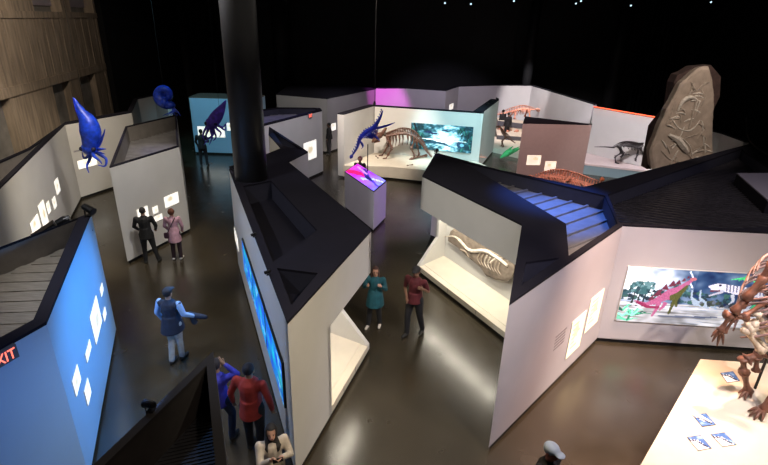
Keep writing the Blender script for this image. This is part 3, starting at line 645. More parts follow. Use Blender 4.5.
# distant teal mural
def mix(a, b_, t): t = max(0, min(1, t)); return tuple(x + (y - x) * t for x, y in zip(a, b_))
def teal_mural():
    c = Canvas(120, 52, (90, 150, 170))
    def bg(u, v):
        n = .5 + .9 * nz(u * 9, v * 7) + .5 * nz(u * 24, v * 20, 3); g = max(0, 1 - math.hypot((u - .6) * 1.9, v - .55) * 1.7)
        k = n * .55 + g * .8 - .55 * abs(u - .5)
        return mix(mix((14, 46, 56), (96, 160, 180), k * 1.9), (240, 250, 254), k * 1.9 - .6)
    c.fill(bg)
    for i in range(46): x = random.choice([random.uniform(0, .2), random.uniform(.74, 1)]); y = random.uniform(.05, .95); c.line([(x, y), (x + random.uniform(-.03, .03), y + .16)], [.05, .01], random.choice([(12, 44, 46), (24, 78, 72), (8, 26, 34), (48, 110, 104)]), 8)
    c.line([(.05, .0), (.12, .5), (.18, .95)], [.06, .04, .04], (10, 22, 26))
    c.line([(.22, .33), (.3, .30), (.36, .36), (.48, .35)], [.02, .08, .07, .01], (18, 34, 70), 10); c.line([(.5, .24), (.56, .2), (.6, .26)], [.02, .06, .02], (30, 60, 90), 8)
    c.line([(.24, .74), (.4, .68), (.56, .72), (.66, .82)], [.02, .08, .08, .02], (24, 66, 88), 12); c.line([(.12, .56), (.6, .60), (.9, .58)], [.02, .05, .02], (238, 248, 250), 6)
    c.ell(.82, .72, .06, .12, (30, 60, 90), 10); c.ell(.84, .72, .03, .06, (110, 170, 190), 10)
    return c
wall_panel('seascape_mural', 'teal backlit prehistoric landscape mural in the distant diorama', 'mural', DB, DR, ((410.5, 123), (473.2, 125.6), (472.2, 153), (410.6, 149.2)), teal_mural(), None, MURMAT, .03, edge=PCASE, mname='mural_picture', frame=.01)
# ------------------------------------------------------------------ fossils
PALEB = mat('pale_stone_bone', (.56, .49, .41), .7, noise_amt=.25, nscale=12, bump=.3)
def fossil_slab(name, label, outline, thick, plane, bones, seed, m=STONE, cat='fossil slab', nu=40, nv=40, ridge=.03):
    """outline in slab (u,v) metres; plane=(origin,eu,ev,en)"""
    o, eu, ev, en = [Vector(x) for x in plane]; us = [p[0] for p in outline]; vs = [p[1] for p in outline]; root = thing(name, label, cat, o)
    cx, cy = sum(us) / len(us), sum(vs) / len(vs); bm = B()
    ring_n = 72
    def edge(a):
        dx, dy = math.cos(a), math.sin(a); best = 0
        for (ax, ay), (bx, by) in zip(outline, outline[1:] + outline[:1]):
            den = dx * (by - ay) - dy * (bx - ax)
            if abs(den) < 1e-9: continue
            t = ((ax - cx) * (by - ay) - (ay - cy) * (bx - ax)) / den; s_ = ((ax - cx) * dy - (ay - cy) * dx) / den
            if t > 0 and -1e-6 <= s_ <= 1 + 1e-6: best = max(best, t)
        return best * (1 + .05 * nz(math.cos(a) * 3, math.sin(a) * 3, seed) + .02 * nz(a * 6, seed))
    R_ = [edge(2 * PI * k / ring_n) for k in range(ring_n)]; K = 16; rings = []
    def pt(u, v, h): return o + eu * u + ev * v + en * h
    cen = bm.verts.new(pt(cx, cy, thick))
    for j in range(1, K + 1):
        f = j / K; ring = []
        for k in range(ring_n):
            a = 2 * PI * k / ring_n; u = cx + math.cos(a) * R_[k] * f; v = cy + math.sin(a) * R_[k] * f
            h = thick * (1 if f < .95 else .85) + ridge * (nz(u * 2.2, v * 2.2, seed) + .5 * nz(u * 7, v * 7, seed)); ring.append(bm.verts.new(pt(u, v, h)))
        rings.append(ring)
    back = [bm.verts.new(pt(cx + math.cos(2 * PI * k / ring_n) * R_[k] * .97, cy + math.sin(2 * PI * k / ring_n) * R_[k] * .97, 0)) for k in range(ring_n)]
    for k in range(ring_n):
        l = (k + 1) % ring_n; bm.faces.new((cen, rings[0][k], rings[0][l]))
        for a, b_ in zip(rings, rings[1:] + [back]): bm.faces.new((a[k], b_[k], b_[l], a[l]))
    bm.faces.new(back)
    obj('stone_matrix', bm, m, root, smooth=False)
    for nm, paths in bones.items():
        for pth, r_ in paths:
            bm = B(); sp = spline([pt(u, v, thick + .01) for u, v in pth], 5); tube(bm, sp, lerp_list(r_ if isinstance(r_, list) else [r_, r_], len(sp)), 6); obj(nm, bm, PALEB if random.random() < .45 else mat('stone_coloured_bone', (.36, .29, .225), .7, noise_amt=.3, nscale=9, bump=.4) if not nm.startswith('dark') else BONED, root)
    return root
# long fossil inside the right niche: read on the niche back wall
qa = RJ + nR * .8; qb = RI + nR * .8
def nb_(x, y): return on_wall(x, y, qb, qa)
pts = [(451, 236), (454, 230), (466, 224), (484, 228), (502, 238), (517, 252), (517, 270), (512, 281), (498, 279), (489, 275), (480, 264), (470, 256), (459, 246), (451, 241)]
ol = [nb_(*p) for p in pts]; du = (qa - qb).normalized(); en = Vector((-nR.x, -nR.y, 0))
org = Vector((qb.x, qb.y, 0)); 
rib_l = [([nb_(448, 236), nb_(458, 236), nb_(466, 243), nb_(474, 250), nb_(488, 250), nb_(500, 256), nb_(511, 265)], [.015, .03, .04, .05, .06, .05, .03])]
rib_l += [([nb_(484 + i * 3.2, 251 + i * 1.8), nb_(481 + i * 3.4, 258 + i * 1.8), nb_(484 + i * 3.4, 264 + i * 1.7)], [.02, .018, .008]) for i in range(7)]
rib_l += [([nb_(464, 249), nb_(469, 251), nb_(472, 257)], [.03, .025, .01]), ([nb_(494, 262), nb_(499, 258), nb_(506, 257)], [.03, .025, .012]), ([nb_(492, 248), nb_(502, 254), nb_(512, 258)], [.025, .03, .02])]
fossil_slab('fossil_slab', 'long pale fossil skeleton in a grey stone slab inside the cream niche', ol, .10, (org, (du.x, du.y, 0), (0, 0, 1), en), {'fossil_bone': rib_l}, 3)
# tall slab at the right, leaning back
sb = at_y(690, 165, 16.8); Yb = 16.8
def sl(x, y): p = at_y(x, y, Yb); return (p.x - sb.x, p.z - sb.z)
ol = [sl(*p) for p in ((650, 172), (648, 150), (655, 132), (664, 112), (672, 97), (681, 83), (690, 74), (699, 66), (708, 68), (714, 80), (716, 100), (714, 122), (715, 150), (713, 172))]
rs_ = random.Random(5); SB = []
for k in range(46):
    x_ = rs_.uniform(664, 706); y_ = rs_.uniform(92, 162); q_ = sl(x_, y_)
    if x_ > 664 + max(0, (120 - y_)) * .4: SB.append((q_[0], q_[1], rs_.uniform(0, 6.28)))
sroot = fossil_slab('fossil_slab', 'very tall tan fossil slab standing above the dark roof at right', ol, .35, ((sb.x, Yb + .35, sb.z), (1, .10, 0), (0, .0, 1), (0, -1, 0)),
    {'fossil_bone': [([(sx, sy), (sx + .14 * math.cos(an), sy + .14 * math.sin(an) + .03), (sx + .34 * math.cos(an), sy + .34 * math.sin(an))], [.02, .028, .012]) for sx, sy, an in SB] + [([sl(690, 82), sl(693, 88), sl(697, 90), sl(703, 84), (sl(709, 82))], [0.017, 0.039, 0.017, 0.044, 0.011]), ([sl(676, 110), sl(682, 100), sl(690, 97), sl(697, 100)], [0.028, 0.077, 0.066, 0.022]), ([sl(688, 128), sl(692, 112), sl(696, 98)], 0.030),
     ([sl(670, 118), sl(678, 128), sl(690, 130), sl(700, 120)], [0.017, 0.028, 0.028, 0.011]), ([sl(668, 146), sl(684, 138), sl(698, 134)], 0.021), ([sl(694, 150), sl(703, 146), sl(706, 138), sl(699, 134)], 0.018), ([sl(660, 150), sl(668, 158), sl(680, 162)], 0.018),
     ([sl(672, 104), sl(668, 116), sl(664, 124)], 0.015), ([sl(686, 152), sl(694, 160), sl(706, 158)], 0.018), ([sl(700, 108), sl(692, 120), sl(684, 126)], 0.012), ([sl(678, 136), sl(688, 144), sl(692, 154)], 0.018)],
     'dark_fossil_jaw': [([sl(667, 134), sl(676, 139), sl(683, 147), sl(687, 152)], [.05, .11, .11, .05])]}, 9, mat('tan_fossil_stone', (.36, .28, .215), .85, noise_amt=.2, nscale=3, bump=.7, detail=8), ridge=.022)
bmB = B(); e2 = [sl(*p) for p in ((676, 110), (680, 84), (684, 76), (690, 74), (700, 68), (718, 66), (728, 78), (727, 98), (720, 112), (712, 124), (718, 136), (718, 160), (700, 172), (652, 172), (660, 130))]
bm = bmB; fr = [bm.verts.new((sb.x + u, Yb + .38, sb.z + v)) for u, v in e2]; bk = [bm.verts.new((sb.x + u * 1.01, Yb + .8, sb.z + v)) for u, v in e2]
bm.faces.new(fr); bm.faces.new(bk[::-1])
for i in range(len(e2)): j = (i + 1) % len(e2); bm.faces.new((fr[i], bk[i], bk[j], fr[j]))
o = obj('backing_rock', bm, mat('dark_red_brown_rock', (.055, .03, .024), .9, noise_amt=.3, bump=.6), sroot)
bm = B(); box(bm, (sb.x - .5, Yb + .4, 0), (sb.x + .5, Yb + .75, sb.z + .1)); obj('mount_post', bm, DARK, sroot)
# mounted skeletons
def bone(bm, a, b_, r_, n=6):
    a, b_ = Vector(a), Vector(b_); fs = [0, .06, .2, .5, .8, .94, 1]; rs = [1.0, 1.7, 1.0, .75, 1.0, 1.7, 1.0]
    tube(bm, [a + (b_ - a) * f for f in fs], [r_ * k for k in rs], n)
def mount(name, label, loc, rz, sc, m, spine, nrib, rib0, rib1, ribh, legs, skull, cat='skeleton', vr=.045, extra=None, mount_h=None):
    """side view coordinates x forward, z up, in units of sc metres"""
    root = thing(name, label, cat, loc, rz); V = lambda x, y, z: (x * sc, y * sc, z * sc)
    sp = spline([V(x, 0, z) for x, z in spine], 6); bm = B(); L = len(sp)
    tube(bm, sp, [vr * sc * (.35 + .65 * math.sin(PI * min(1, (i + 1) / L * 1.15)) ** .7 if (i + 1) / L * 1.15 < 1 else vr * sc * .4) if False else vr * sc * (.25 + .75 * math.sin(PI * (i + .5) / L)) for i in range(L)], 6)
    for i in range(0, L, 1):
        rr = vr * sc * (.35 + 1.0 * math.sin(PI * (i + .5) / L)); p = sp[i]; bone(bm, p, p + Vector((-.3 * rr, 0, rr * 2.6)), rr * .35, 5)
    obj('spine', bm, m, root, world=False)
    if nrib:
        bm = B()
        for k in range(nrib):
            i = int(rib0 * L + (rib1 - rib0) * L * k / max(1, nrib - 1)); p = sp[min(i, L - 1)]; hh = ribh * sc * (.6 + .4 * math.sin(PI * (k + .5) / nrib))
            for s_ in (-1, 1):
                q = [p, p + Vector((-.02 * sc, s_ * hh * .42, -hh * .15)), p + Vector((-.05 * sc, s_ * hh * .48, -hh * .55)), p + Vector((-.02 * sc, s_ * hh * .2, -hh))]
                s2 = spline(q, 4); tube(bm, s2, lerp_list([vr * sc * .35, vr * sc * .3, vr * sc * .18], len(s2)), 5)
        obj('rib_cage', bm, m, root, world=False)
    for jt in legs:
        bm = B(); pts = [V(*p) for p in jt]; 
        for a, b_, w_ in zip(pts, pts[1:], (.055, .042, .034, .03, .03)): bone(bm, a, b_, w_ * sc * .8)
        f = Vector(pts[-1]); leg_o = obj('leg', bm, m, root, world=False); bm = B()
        for t in (-.35, 0, .35): tube(bm, [f, f + Vector((.07 * sc, t * .1 * sc, .0)), f + Vector((.12 * sc, t * .16 * sc, -.012 * sc))], [.022 * sc, .018 * sc, .006 * sc], 5)
        obj('foot', bm, m, leg_o, world=False)
    bm = B(); skull(bm, V, sc); obj('skull', bm, m, root, world=False)
    if extra: extra(root, V, sc)
    return root
def horned_skull(bm, V, s):
    tube(bm, [V(.78, 0, .84), V(.92, 0, .78), V(1.06, 0, .62), V(1.12, 0, .54)], [.10 * s, .12 * s, .07 * s, .02 * s], 10)
    tube(bm, [V(.84, 0, .62), V(1.04, 0, .55)], [.05 * s, .03 * s], 8)
    bmesh.ops.create_uvsphere(bm, u_segments=12, v_segments=8, radius=1, matrix=Matrix.Translation(V(.74, 0, .90)) @ Matrix.Rotation(-.6, 4, 'Y') @ Matrix.Diagonal((.07 * s, .2 * s, .23 * s, 1)))
    for y in (-.06, .06): tube(bm, [V(.9, y, .84), V(.98, y * 1.3, .95), V(1.08, y * 1.5, 1.0)], [.03 * s, .02 * s, .004 * s], 6)
    tube(bm, [V(1.05, 0, .68), V(1.09, 0, .76)], [.02 * s, .004 * s], 5)
def long_skull(bm, V, s, x=1.0, z=.9):
    tube(bm, [V(x - .08, 0, z), V(x + .02, 0, z + .02), V(x + .14, 0, z - .02), V(x + .26, 0, z - .06)], [.03 * s, .07 * s, .05 * s, .015 * s], 8)
    tube(bm, [V(x - .02, 0, z - .06), V(x + .12, 0, z - .11), V(x + .23, 0, z - .12)], [.03 * s, .022 * s, .01 * s], 6)
pz = at(398, 159.5, .62)
ceras = mount('horned_dinosaur_skeleton', 'brown horned dinosaur skeleton standing in the cream half of the diorama', (pz.x + .22, pz.y + .2, .62), math.radians(176), 1.35, BONEB,
    [(-1.05, .10), (-.85, .32), (-.62, .62), (-.30, .86), (.05, .92), (.40, .84), (.62, .80), (.78, .84)], 11, .36, .86, .42,
    [[(-.42, .12, .72), (-.30, .13, .42), (-.44, .13, .16), (-.36, .13, .03)], [(-.42, -.12, .72), (-.52, -.13, .42), (-.60, -.13, .16), (-.52, -.13, .03)],
     [(.50, .14, .68), (.38, .2, .40), (.52, .2, .16), (.58, .2, .03)], [(.50, -.14, .68), (.56, -.2, .40), (.66, -.2, .2), (.76, -.2, .03)]], horned_skull, vr=.06)
# bones lying on the diorama platform
rl = random.Random(4)
def loose_bone(label, px, z, L, ang, r_=.04, m=BONEB, group='loose bones on the diorama platform', y=None):
    p = at(px[0], px[1], z + .05); bm = B(); d = Vector((math.cos(ang), math.sin(ang), .12)) * L / 2; bone(bm, p - d, p + d, r_); q_ = obj('fossil_bone', bm, m); return tag(q_, label, 'bone', group)
loose_bone('long dark bone leaning on the platform right of the horned skeleton', (419, 157), .66, .95, .5, .045)
for l, px, L, an in (('small bone on the platform under the horned skeleton tail', (404, 152), .3, 1.), ('small bone at the front edge of the cream platform', (410, 165), .3, .2), ('short bone lying left of the horned skeleton feet', (377, 157), .3, 2.)): loose_bone(l, px, .66, L, an, .02)
# low reptile skeleton along the foot of the mural
pz = at(462, 158, .62)
mount('crawling_reptile_skeleton', 'low russet reptile skeleton crawling beneath the teal mural', (pz.x, pz.y + .1, .62), math.radians(172), 1.1, BONER, [(-1.1, .06), (-.7, .10), (-.2, .2), (.3, .24), (.7, .2), (.95, .22)], 12, .4, .8, .16,
    [[(-.2, .08, .18), (-.22, .25, .12), (-.15, .3, .02)], [(-.2, -.08, .18), (-.22, -.25, .12), (-.15, -.3, .02)], [(.55, .08, .18), (.5, .25, .12), (.58, .3, .02)], [(.55, -.08, .18), (.5, -.25, .12), (.58, -.3, .02)]], lambda bm, V, s: long_skull(bm, V, s, 1.0, .22), vr=.05)
# small dark skeleton on the right far platform
pz = at(627, 165, .55)
def tailrod(root, V, s):
    bm = B(); tube(bm, [V(-.45, 0, .62), V(-.8, 0, .62), V(-1.15, 0, .60)], [.03 * s, .02 * s, .008 * s], 6); obj('tail', bm, BONED, root, world=False)
mount('small_dinosaur_skeleton', 'small dark skeleton with a long straight tail on the pinkish white far platform', (pz.x - .15, pz.y, .55), math.radians(-8), 1.35, BONED, [(-.5, .62), (-.3, .70), (-.1, .72), (.15, .70), (.35, .68), (.5, .74), (.62, .78)], 5, .35, .7, .13,
    [[(-.3, .08, .66), (-.14, .1, .42), (-.34, .1, .26), (-.26, .1, .03)], [(-.3, -.08, .66), (-.12, -.1, .44), (-.2, -.1, .3), (-.02, -.1, .42)],
     [(.4, .08, .64), (.42, .1, .38), (.38, .1, .2), (.52, .1, .03)], [(.4, -.08, .64), (.56, -.1, .48), (.7, -.1, .34), (.78, -.1, .28)]], lambda bm, V, s: long_skull(bm, V, s * .9, .60, .80), vr=.05, extra=tailrod)
# russet skeleton mound in front of the mauve partition
pz = at(555, 187, .5); 
mount('resting_dinosaur_skeleton', 'russet lit skeleton resting at the foot of the mauve partition', (pz.x + .15, pz.y - .1, .42), math.radians(183), 1.5, BONER, [(-1.75, .02), (-1.2, .08), (-.7, .18), (-.25, .30), (.2, .38), (.6, .34), (.95, .26)], 22, .25, .92, .40,
    [[(-.2, .16, .4), (.1, .35, .3), (-.15, .4, .1), (.0, .4, .02)], [(-.2, -.16, .4), (.1, -.35, .3), (-.15, -.4, .1), (.0, -.4, .02)], [(.5, .15, .36), (.36, .33, .2), (.56, .36, .02)], [(.5, -.15, .36), (.36, -.33, .2), (.56, -.36, .02)]], lambda bm, V, s: long_skull(bm, V, s, .85, .34), vr=.07)
rp_ = thing('display_platform', 'low dark plinth carrying the russet resting skeleton', 'platform', (pz.x, pz.y, 0))
bm = B(); box(bm, (pz.x - 1.9, pz.y - .75, 0), (pz.x + 2.4, pz.y + .55, .40)); obj('platform_body', bm, mat('dark_teal_board', (.10, .13, .14), .7), rp_)
# far alcove bones
pz = at(520, 119, 1.1); 
mount('marine_reptile_skeleton', 'long low skeleton on the upper tier of the far alcove bench', (pz.x, pz.y + .6, 1.05), math.radians(10), 1.35, BONER, [(-1.3, .16), (-.8, .22), (-.3, .34), (.2, .44), (.6, .42), (.9, .40)], 12, .35, .8, .26,
    [[(-.2, .1, .3), (-.3, .3, .02)], [(-.2, -.1, .3), (-.3, -.3, .02)], [(.5, .1, .36), (.5, .3, .02)], [(.5, -.1, .36), (.5, -.3, .02)]], lambda bm, V, s: long_skull(bm, V, s, .95, .42), vr=.06)
for k in range(7):
    p = at(501 + k * 3.3, 130 + (k % 3) * 1.2, .5); bm = B(); ball(bm, (p.x, p.y + .2, .56), (.13, .12, .09), 8, 6); bone(bm, (p.x - .2, p.y + .1, .54), (p.x + .2, p.y + .3, .56), .03); o_ = obj('fossil_bone', bm, BONER); tag(o_, 'russet knobbly bone lying on the lower tier of the far alcove bench', 'bone', 'red lit bones on the lower tier')
pz = at(503, 147, .02)
lpf = thing('display_platform', 'pale low floor plinth in front of the stepped far display', 'platform', (pz.x, pz.y, 0)); a = at(489, 147, .25).xy; c = at(523, 150, .25).xy
bm = B(); prism(bm, [a, c + Vector((0, -1.5)), c + Vector((.6, 2.2)), a + Vector((.9, 3))], 0, .25); obj('platform_body', bm, CREAM, lpf)
pz = at(503, 147, .25)
mount('small_dinosaur_skeleton', 'tiny upright brown skeleton on the pale plinth before the far alcove bench', (pz.x, pz.y, .25), math.radians(160), .95, BONEB, [(-.7, .3), (-.3, .55), (0, .72), (.2, .95), (.3, 1.15)], 5, .4, .8, .2, [[(-.1, .1, .6), (.08, .1, .35), (-.05, .1, .03)], [(-.1, -.1, .6), (.12, -.1, .35), (.1, -.1, .03)]], lambda bm, V, s: long_skull(bm, V, s, .35, 1.2), vr=.06)
# green leaf model
p = at(500, 158, .3); bm = B()
for k in range(5):
    a = -.9 + k * .45; d = Vector((math.cos(a), .3 * math.sin(a), .55)); s2 = [p + d * t for t in (0, .4, .8, 1.1)]; tube(bm, s2, [.02, .12, .08, .01], 6, .25)
o = obj('leafy_plant', bm, mat('bright_green_leaf', (.05, .35, .12), .5, noise_amt=.3)); tag(o, 'small green fern model on the floor plinth right of the teal diorama', 'plant')
# ------------------------------------------------------------------ big foreground skeleton
BONEP = mat('pale_mauve_brown_bone', (.24, .15, .14), .5, noise_amt=.6, nscale=6, bump=.3)
fr_ = thing('giant_dinosaur_skeleton', 'giant brown skeleton with raised claw standing on the cream platform', 'skeleton', (7.2, 7.4, .45))
q = lambda x, y, Y=7.5: at_y(x, y, Y)
def fbones(name, segs, m=BONEB):
    bm = B()
    for a, b_, r_ in segs: bone(bm, a, b_, r_, 8)
    return obj(name, bm, m, fr_, smooth=True)
def claw(bm, w, tips, r_=.03):
    for t in tips:
        mid = (Vector(w) + Vector(t)) / 2 + Vector((0, 0, .06)); tube(bm, spline([w, mid, t], 4), lerp_list([r_, r_ * 1.1, r_ * .8, r_ * .25], 9), 6)
# raised arm
bm = B(); sh, el, wr = q(766, 276), q(733, 313), q(720, 331)
bone(bm, sh, el, .055, 8); bone(bm, q(764, 284), q(741, 308), .035, 8); obj('upper_arm', bm, BONEB, fr_, smooth=True)
bm = B(); bone(bm, q(748, 318), q(724, 314), .05, 8); bone(bm, q(731, 315), wr, .045, 8); bone(bm, q(736, 316), q(724, 333), .03, 8); obj('forearm', bm, BONEB, fr_, smooth=True)
bm = B(); ball(bm, wr, (.07, .06, .06)); claw(bm, wr, [q(711, 337), q(712, 342), q(717, 346), q(723, 345)], .032); obj('hand', bm, BONEB, fr_, smooth=True)
# leg on the left
bm = B(); bone(bm, q(780, 322), q(746, 329), .08, 8); obj('thigh', bm, BONE, fr_, smooth=True)
bm = B(); bone(bm, q(745, 328), q(762, 352), .06, 8); bone(bm, q(750, 330), q(768, 350), .04, 8); obj('shin', bm, BONE, fr_, smooth=True)
bm = B(); ball(bm, q(759, 354), (.10, .09, .09)); bone(bm, q(764, 352), q(746, 360), .075, 8); bone(bm, q(757, 357), q(756, 371), .05, 8); bone(bm, q(743, 358), q(744, 372), .06, 8); ball(bm, q(743, 370), (.08, .07, .06)); obj('ankle', bm, BONEB, fr_, smooth=True)
bm = B(); ft = Vector((6.9, 7.5, .55)); ft = at(748, 392, .52); bone(bm, q(744, 371), ft, .06, 8); claw(bm, ft, [at(738, 393, .48), at(739, 398, .48), at(745, 400, .48), at(751, 398, .48)], .036); obj('foot', bm, BONEB, fr_, smooth=True)
# leg on the right
bm = B(); f2 = at(763, 411, .53); kn = Vector((f2.x + .12, f2.y + .05, 1.15)); bone(bm, (7.3, 7.3, 1.75), kn, .08, 8); bone(bm, kn, f2, .06, 8); obj('shin', bm, BONEB, fr_, smooth=True)
bm = B(); claw(bm, f2, [at(748, 411, .48), at(749, 416, .48), at(754, 420, .48), at(762, 421, .48)], .038); ball(bm, f2, .06); obj('foot', bm, BONEB, fr_, smooth=True)
# trunk: spine rising to the right, ribs, shoulder blade
spn = spline([(7.1, 7.7, 1.75), (7.0, 7.72, 2.2), (6.95, 7.75, 2.7), (7.1, 7.8, 3.15), (7.5, 7.8, 3.5), (8.0, 7.8, 3.6)], 6)
bm = B(); tube(bm, spn, .06, 8)
for p in spn: ball(bm, p, (.10, .08, .07), 8, 5); bone(bm, p, Vector(p) + Vector((.16, .1, .05)), .025)
obj('spine', bm, BONEB, fr_, smooth=True)
bm = B()
for k in range(11):
    p = Vector(spn[4 + k * 2 - (k // 2)]) if 4 + k * 2 - (k // 2) < len(spn) else Vector(spn[-1])
    for s_ in (-1, 1):
        s2 = spline([p, p + Vector((-.12, s_ * .28, .02)), p + Vector((-.38, s_ * .30, -.12)), p + Vector((-.58, s_ * .10, -.30))], 5); tube(bm, s2, lerp_list([.03, .028, .014], len(s2)), 6)
obj('rib_cage', bm, BONEP, fr_, smooth=True)
bm = B(); bone(bm, q(775, 262), q(745, 300), .06, 8); bone(bm, q(768, 300), q(742, 318), .045, 8); obj('shoulder_blade', bm, BONEB, fr_, smooth=True)
bm = B(); ball(bm, (7.1, 7.55, 1.75), (.22, .2, .16)); bone(bm, q(752, 322), q(772, 340), .06, 8); bone(bm, q(757, 312), q(768, 332), .05, 8); obj('pelvis', bm, BONE, fr_, smooth=True)
bm = B(); tube(bm, [(7.95, 7.8, 3.62), (8.15, 7.8, 3.66), (8.4, 7.75, 3.55), (8.75, 7.7, 3.35)], [.10, .2, .17, .06], 10); tube(bm, [(8.1, 7.8, 3.45), (8.4, 7.76, 3.32), (8.68, 7.72, 3.2)], [.07, .06, .03], 8); obj('skull', bm, BONEB, fr_, smooth=True)
bm = B(); tube(bm, [(7.25, 7.8, .45), (7.2, 7.75, 1.7)], .025, 8); obj('support_rod', bm, METAL, fr_)
# ------------------------------------------------------------------ hanging models
def cable(root, p, z=9.6):
    bm = B(); tube(bm, [p, (p[0], p[1], z)], .006, 5); obj('hanging_wire', bm, METAL, root)
def squid(label, Y, body, rad, arms, m, eye=True):
    p0 = at_y(*body[0], Y); root = thing('squid_model', label, 'hanging model', at_y(*body[-1], Y))
    sp = spline([at_y(x, y, Y) for x, y in body], 8); bm = B(); tube(bm, sp, lerp_list(rad, len(sp)), 16); obj('mantle', bm, m, root, smooth=True)
    hd = sp[-1]; bm = B(); ball(bm, hd, (rad[-1] * 1.25, rad[-1] * 1.2, rad[-1] * 1.1), 14, 10); obj('head', bm, m, root, smooth=True)
    for s_ in (-1, 1):
        bm = B(); ball(bm, Vector(hd) + Vector((s_ * rad[-1] * .9, -rad[-1] * .7, 0)), rad[-1] * .36, 10, 8); obj('eye', bm, mat('dark_glass_eye', (.02, .02, .05), .15), root, smooth=True)
    for a in arms:
        pts = [hd] + [at_y(x, y, Y + d) for x, y, d in a]; s2 = spline(pts, 6); bm = B(); tube(bm, s2, lerp_list([rad[-1] * .32, rad[-1] * .26, rad[-1] * .16, rad[-1] * .05], len(s2)), 8); obj('tentacle', bm, m, root, smooth=True)
    cable(root, sp[len(sp) // 2]); return root
squid('cobalt blue tapering squid model hanging before the left gallery wall', 15.0, [(73.5, 97.5), (80, 110), (88, 122), (91, 136), (90, 148)], [.015, .09, .16, .26, .30, .26, .2],
    [[(98, 146, 0), (103, 136, -.1), (105, 129, -.2)], [(98, 149, 0), (102, 149, -.2), (106, 149, -.3)], [(97, 152, 0), (101, 153, -.2), (105, 154, -.3)], [(99, 154, 0), (106, 159, 0), (105, 166, -.1), (98, 165, -.1)], [(94, 156, -.2), (99, 160, -.3), (102, 164, -.3)], [(90, 158, 0), (87, 166, -.1), (89, 173, -.2)], [(88, 156, 0), (84, 158, .1), (82, 152, .2)], [(84, 150, .1), (81, 149, .2), (79, 150, .2)]], BLUEM)
squid('violet blue squid model hanging head down before the pale cyan wall', 19.5, [(226, 100), (222, 108), (217, 116), (212, 123)], [.01, .08, .16, .22, .24, .2],
    [[(208, 130, 0), (206, 136, .1), (208, 142, 0)], [(211, 131, 0), (212, 138, -.1), (209, 145, -.1)], [(214, 131, 0), (216, 137, .1), (213, 141, 0)], [(217, 129, 0), (221, 133, 0), (219, 137, 0)], [(219, 126, 0), (225, 130, 0), (226, 125, 0)], [(206, 128, 0), (203, 136, -.1), (206, 143, -.1)], [(213, 134, 0), (208, 139, -.2), (204, 145, -.2)], [(216, 125, .1), (223, 127, .1), (227, 122, .1)]], PURPM)
# coiled shell model
cpos = at_y(164.5, 96.5, 21.5); root = thing('ammonite_model', 'dark blue coiled shell creature hanging above the far left alcove', 'hanging model', cpos)
bm = B(); pts = []; rs = []
for k in range(40):
    a = k / 39 * 3.4 * PI; rr = .03 + .30 * (k / 39) ** 1.2; pts.append(cpos + Vector((rr * math.cos(a + .6), .10 * math.sin(a * .3), rr * math.sin(a + .6) + .05))); rs.append(.03 + .23 * (k / 39) ** 1.1)
tube(bm, pts, rs, 12); obj('coiled_shell', bm, BLUEM, root, smooth=True)
hd = pts[-1]; bm = B(); ball(bm, hd + Vector((.12, -.05, -.08)), (.22, .2, .17), 12, 8); obj('head', bm, BLUEM, root, smooth=True)
for k in range(6):
    bm = B(); s2 = spline([hd + Vector((.1, 0, -.1)), hd + Vector((.2 + .04 * k, -.1, -.3)), hd + Vector((-.2 + .15 * k, -.15, -.5))], 5); tube(bm, s2, lerp_list([.05, .03, .01], len(s2)), 6); obj('tentacle', bm, BLUEM, root, smooth=True)
cable(root, cpos + Vector((0, 0, .3)))
# plesiosaur skeleton in blue
Yp_ = 20.3; pr_ = thing('marine_reptile_model', 'deep blue long necked marine reptile skeleton hanging before the cream diorama', 'hanging model', at_y(368, 137, Yp_))
sp = spline([at_y(x, y, Yp_) for x, y in ((383, 110.5), (380, 118), (374, 127), (366, 132), (360, 139), (357, 148), (352.5, 155))], 7)
BS = mat('saturated_blue_bone', (.02, .04, .42), .4, noise_amt=.4)
bm = B(); tube(bm, sp, lerp_list([.01, .05, .08, .09, .09, .07, .045, .035], len(sp)), 8)
for p in sp[2:-2:2]: bone(bm, p, p + Vector((-.06, .02, .12)), .02)
obj('spine', bm, BS, pr_, smooth=True)
bm = B()
for k in range(14):
    p = Vector(sp[12 + k]) ; d = (Vector(sp[13 + k]) - Vector(sp[11 + k])).normalized(); dn_ = d.cross(Vector((0, 1, 0))).normalized(); dn_ = dn_ if dn_.z < 0 else -dn_
    hh = .34 * math.sin(PI * (k + 1) / 15) + .06
    for s_ in (-1, 1):
        s2 = spline([p, p + dn_ * hh * .4 + Vector((0, s_ * .2, 0)), p + dn_ * hh * .9 + Vector((0, s_ * .1, 0))], 4); tube(bm, s2, .018, 5)
obj('rib_cage', bm, BS, pr_)
for a, b_, c, w_ in (((371, 129), (384, 126.5), (395, 122.5), .05), ((370, 133), (376, 137), (380, 141), .07), ((360, 141), (363, 146), (361, 149), .07)):
    bm = B(); s2 = spline([at_y(*a, Yp_), at_y(*b_, Yp_ - .15), at_y(*c, Yp_ - .3)], 6); tube(bm, s2, lerp_list([w_ * .6, w_, w_ * .7, .012], len(s2)), 8, .4); obj('paddle', bm, BS, pr_, smooth=True)
bm = B(); a, b_ = at_y(352.5, 155, Yp_), at_y(350, 158.5, Yp_); tube(bm, [a, (a + b_) / 2, b_], [.05, .08, .02], 8); obj('skull', bm, BS, pr_, smooth=True)
cable(pr_, sp[14])
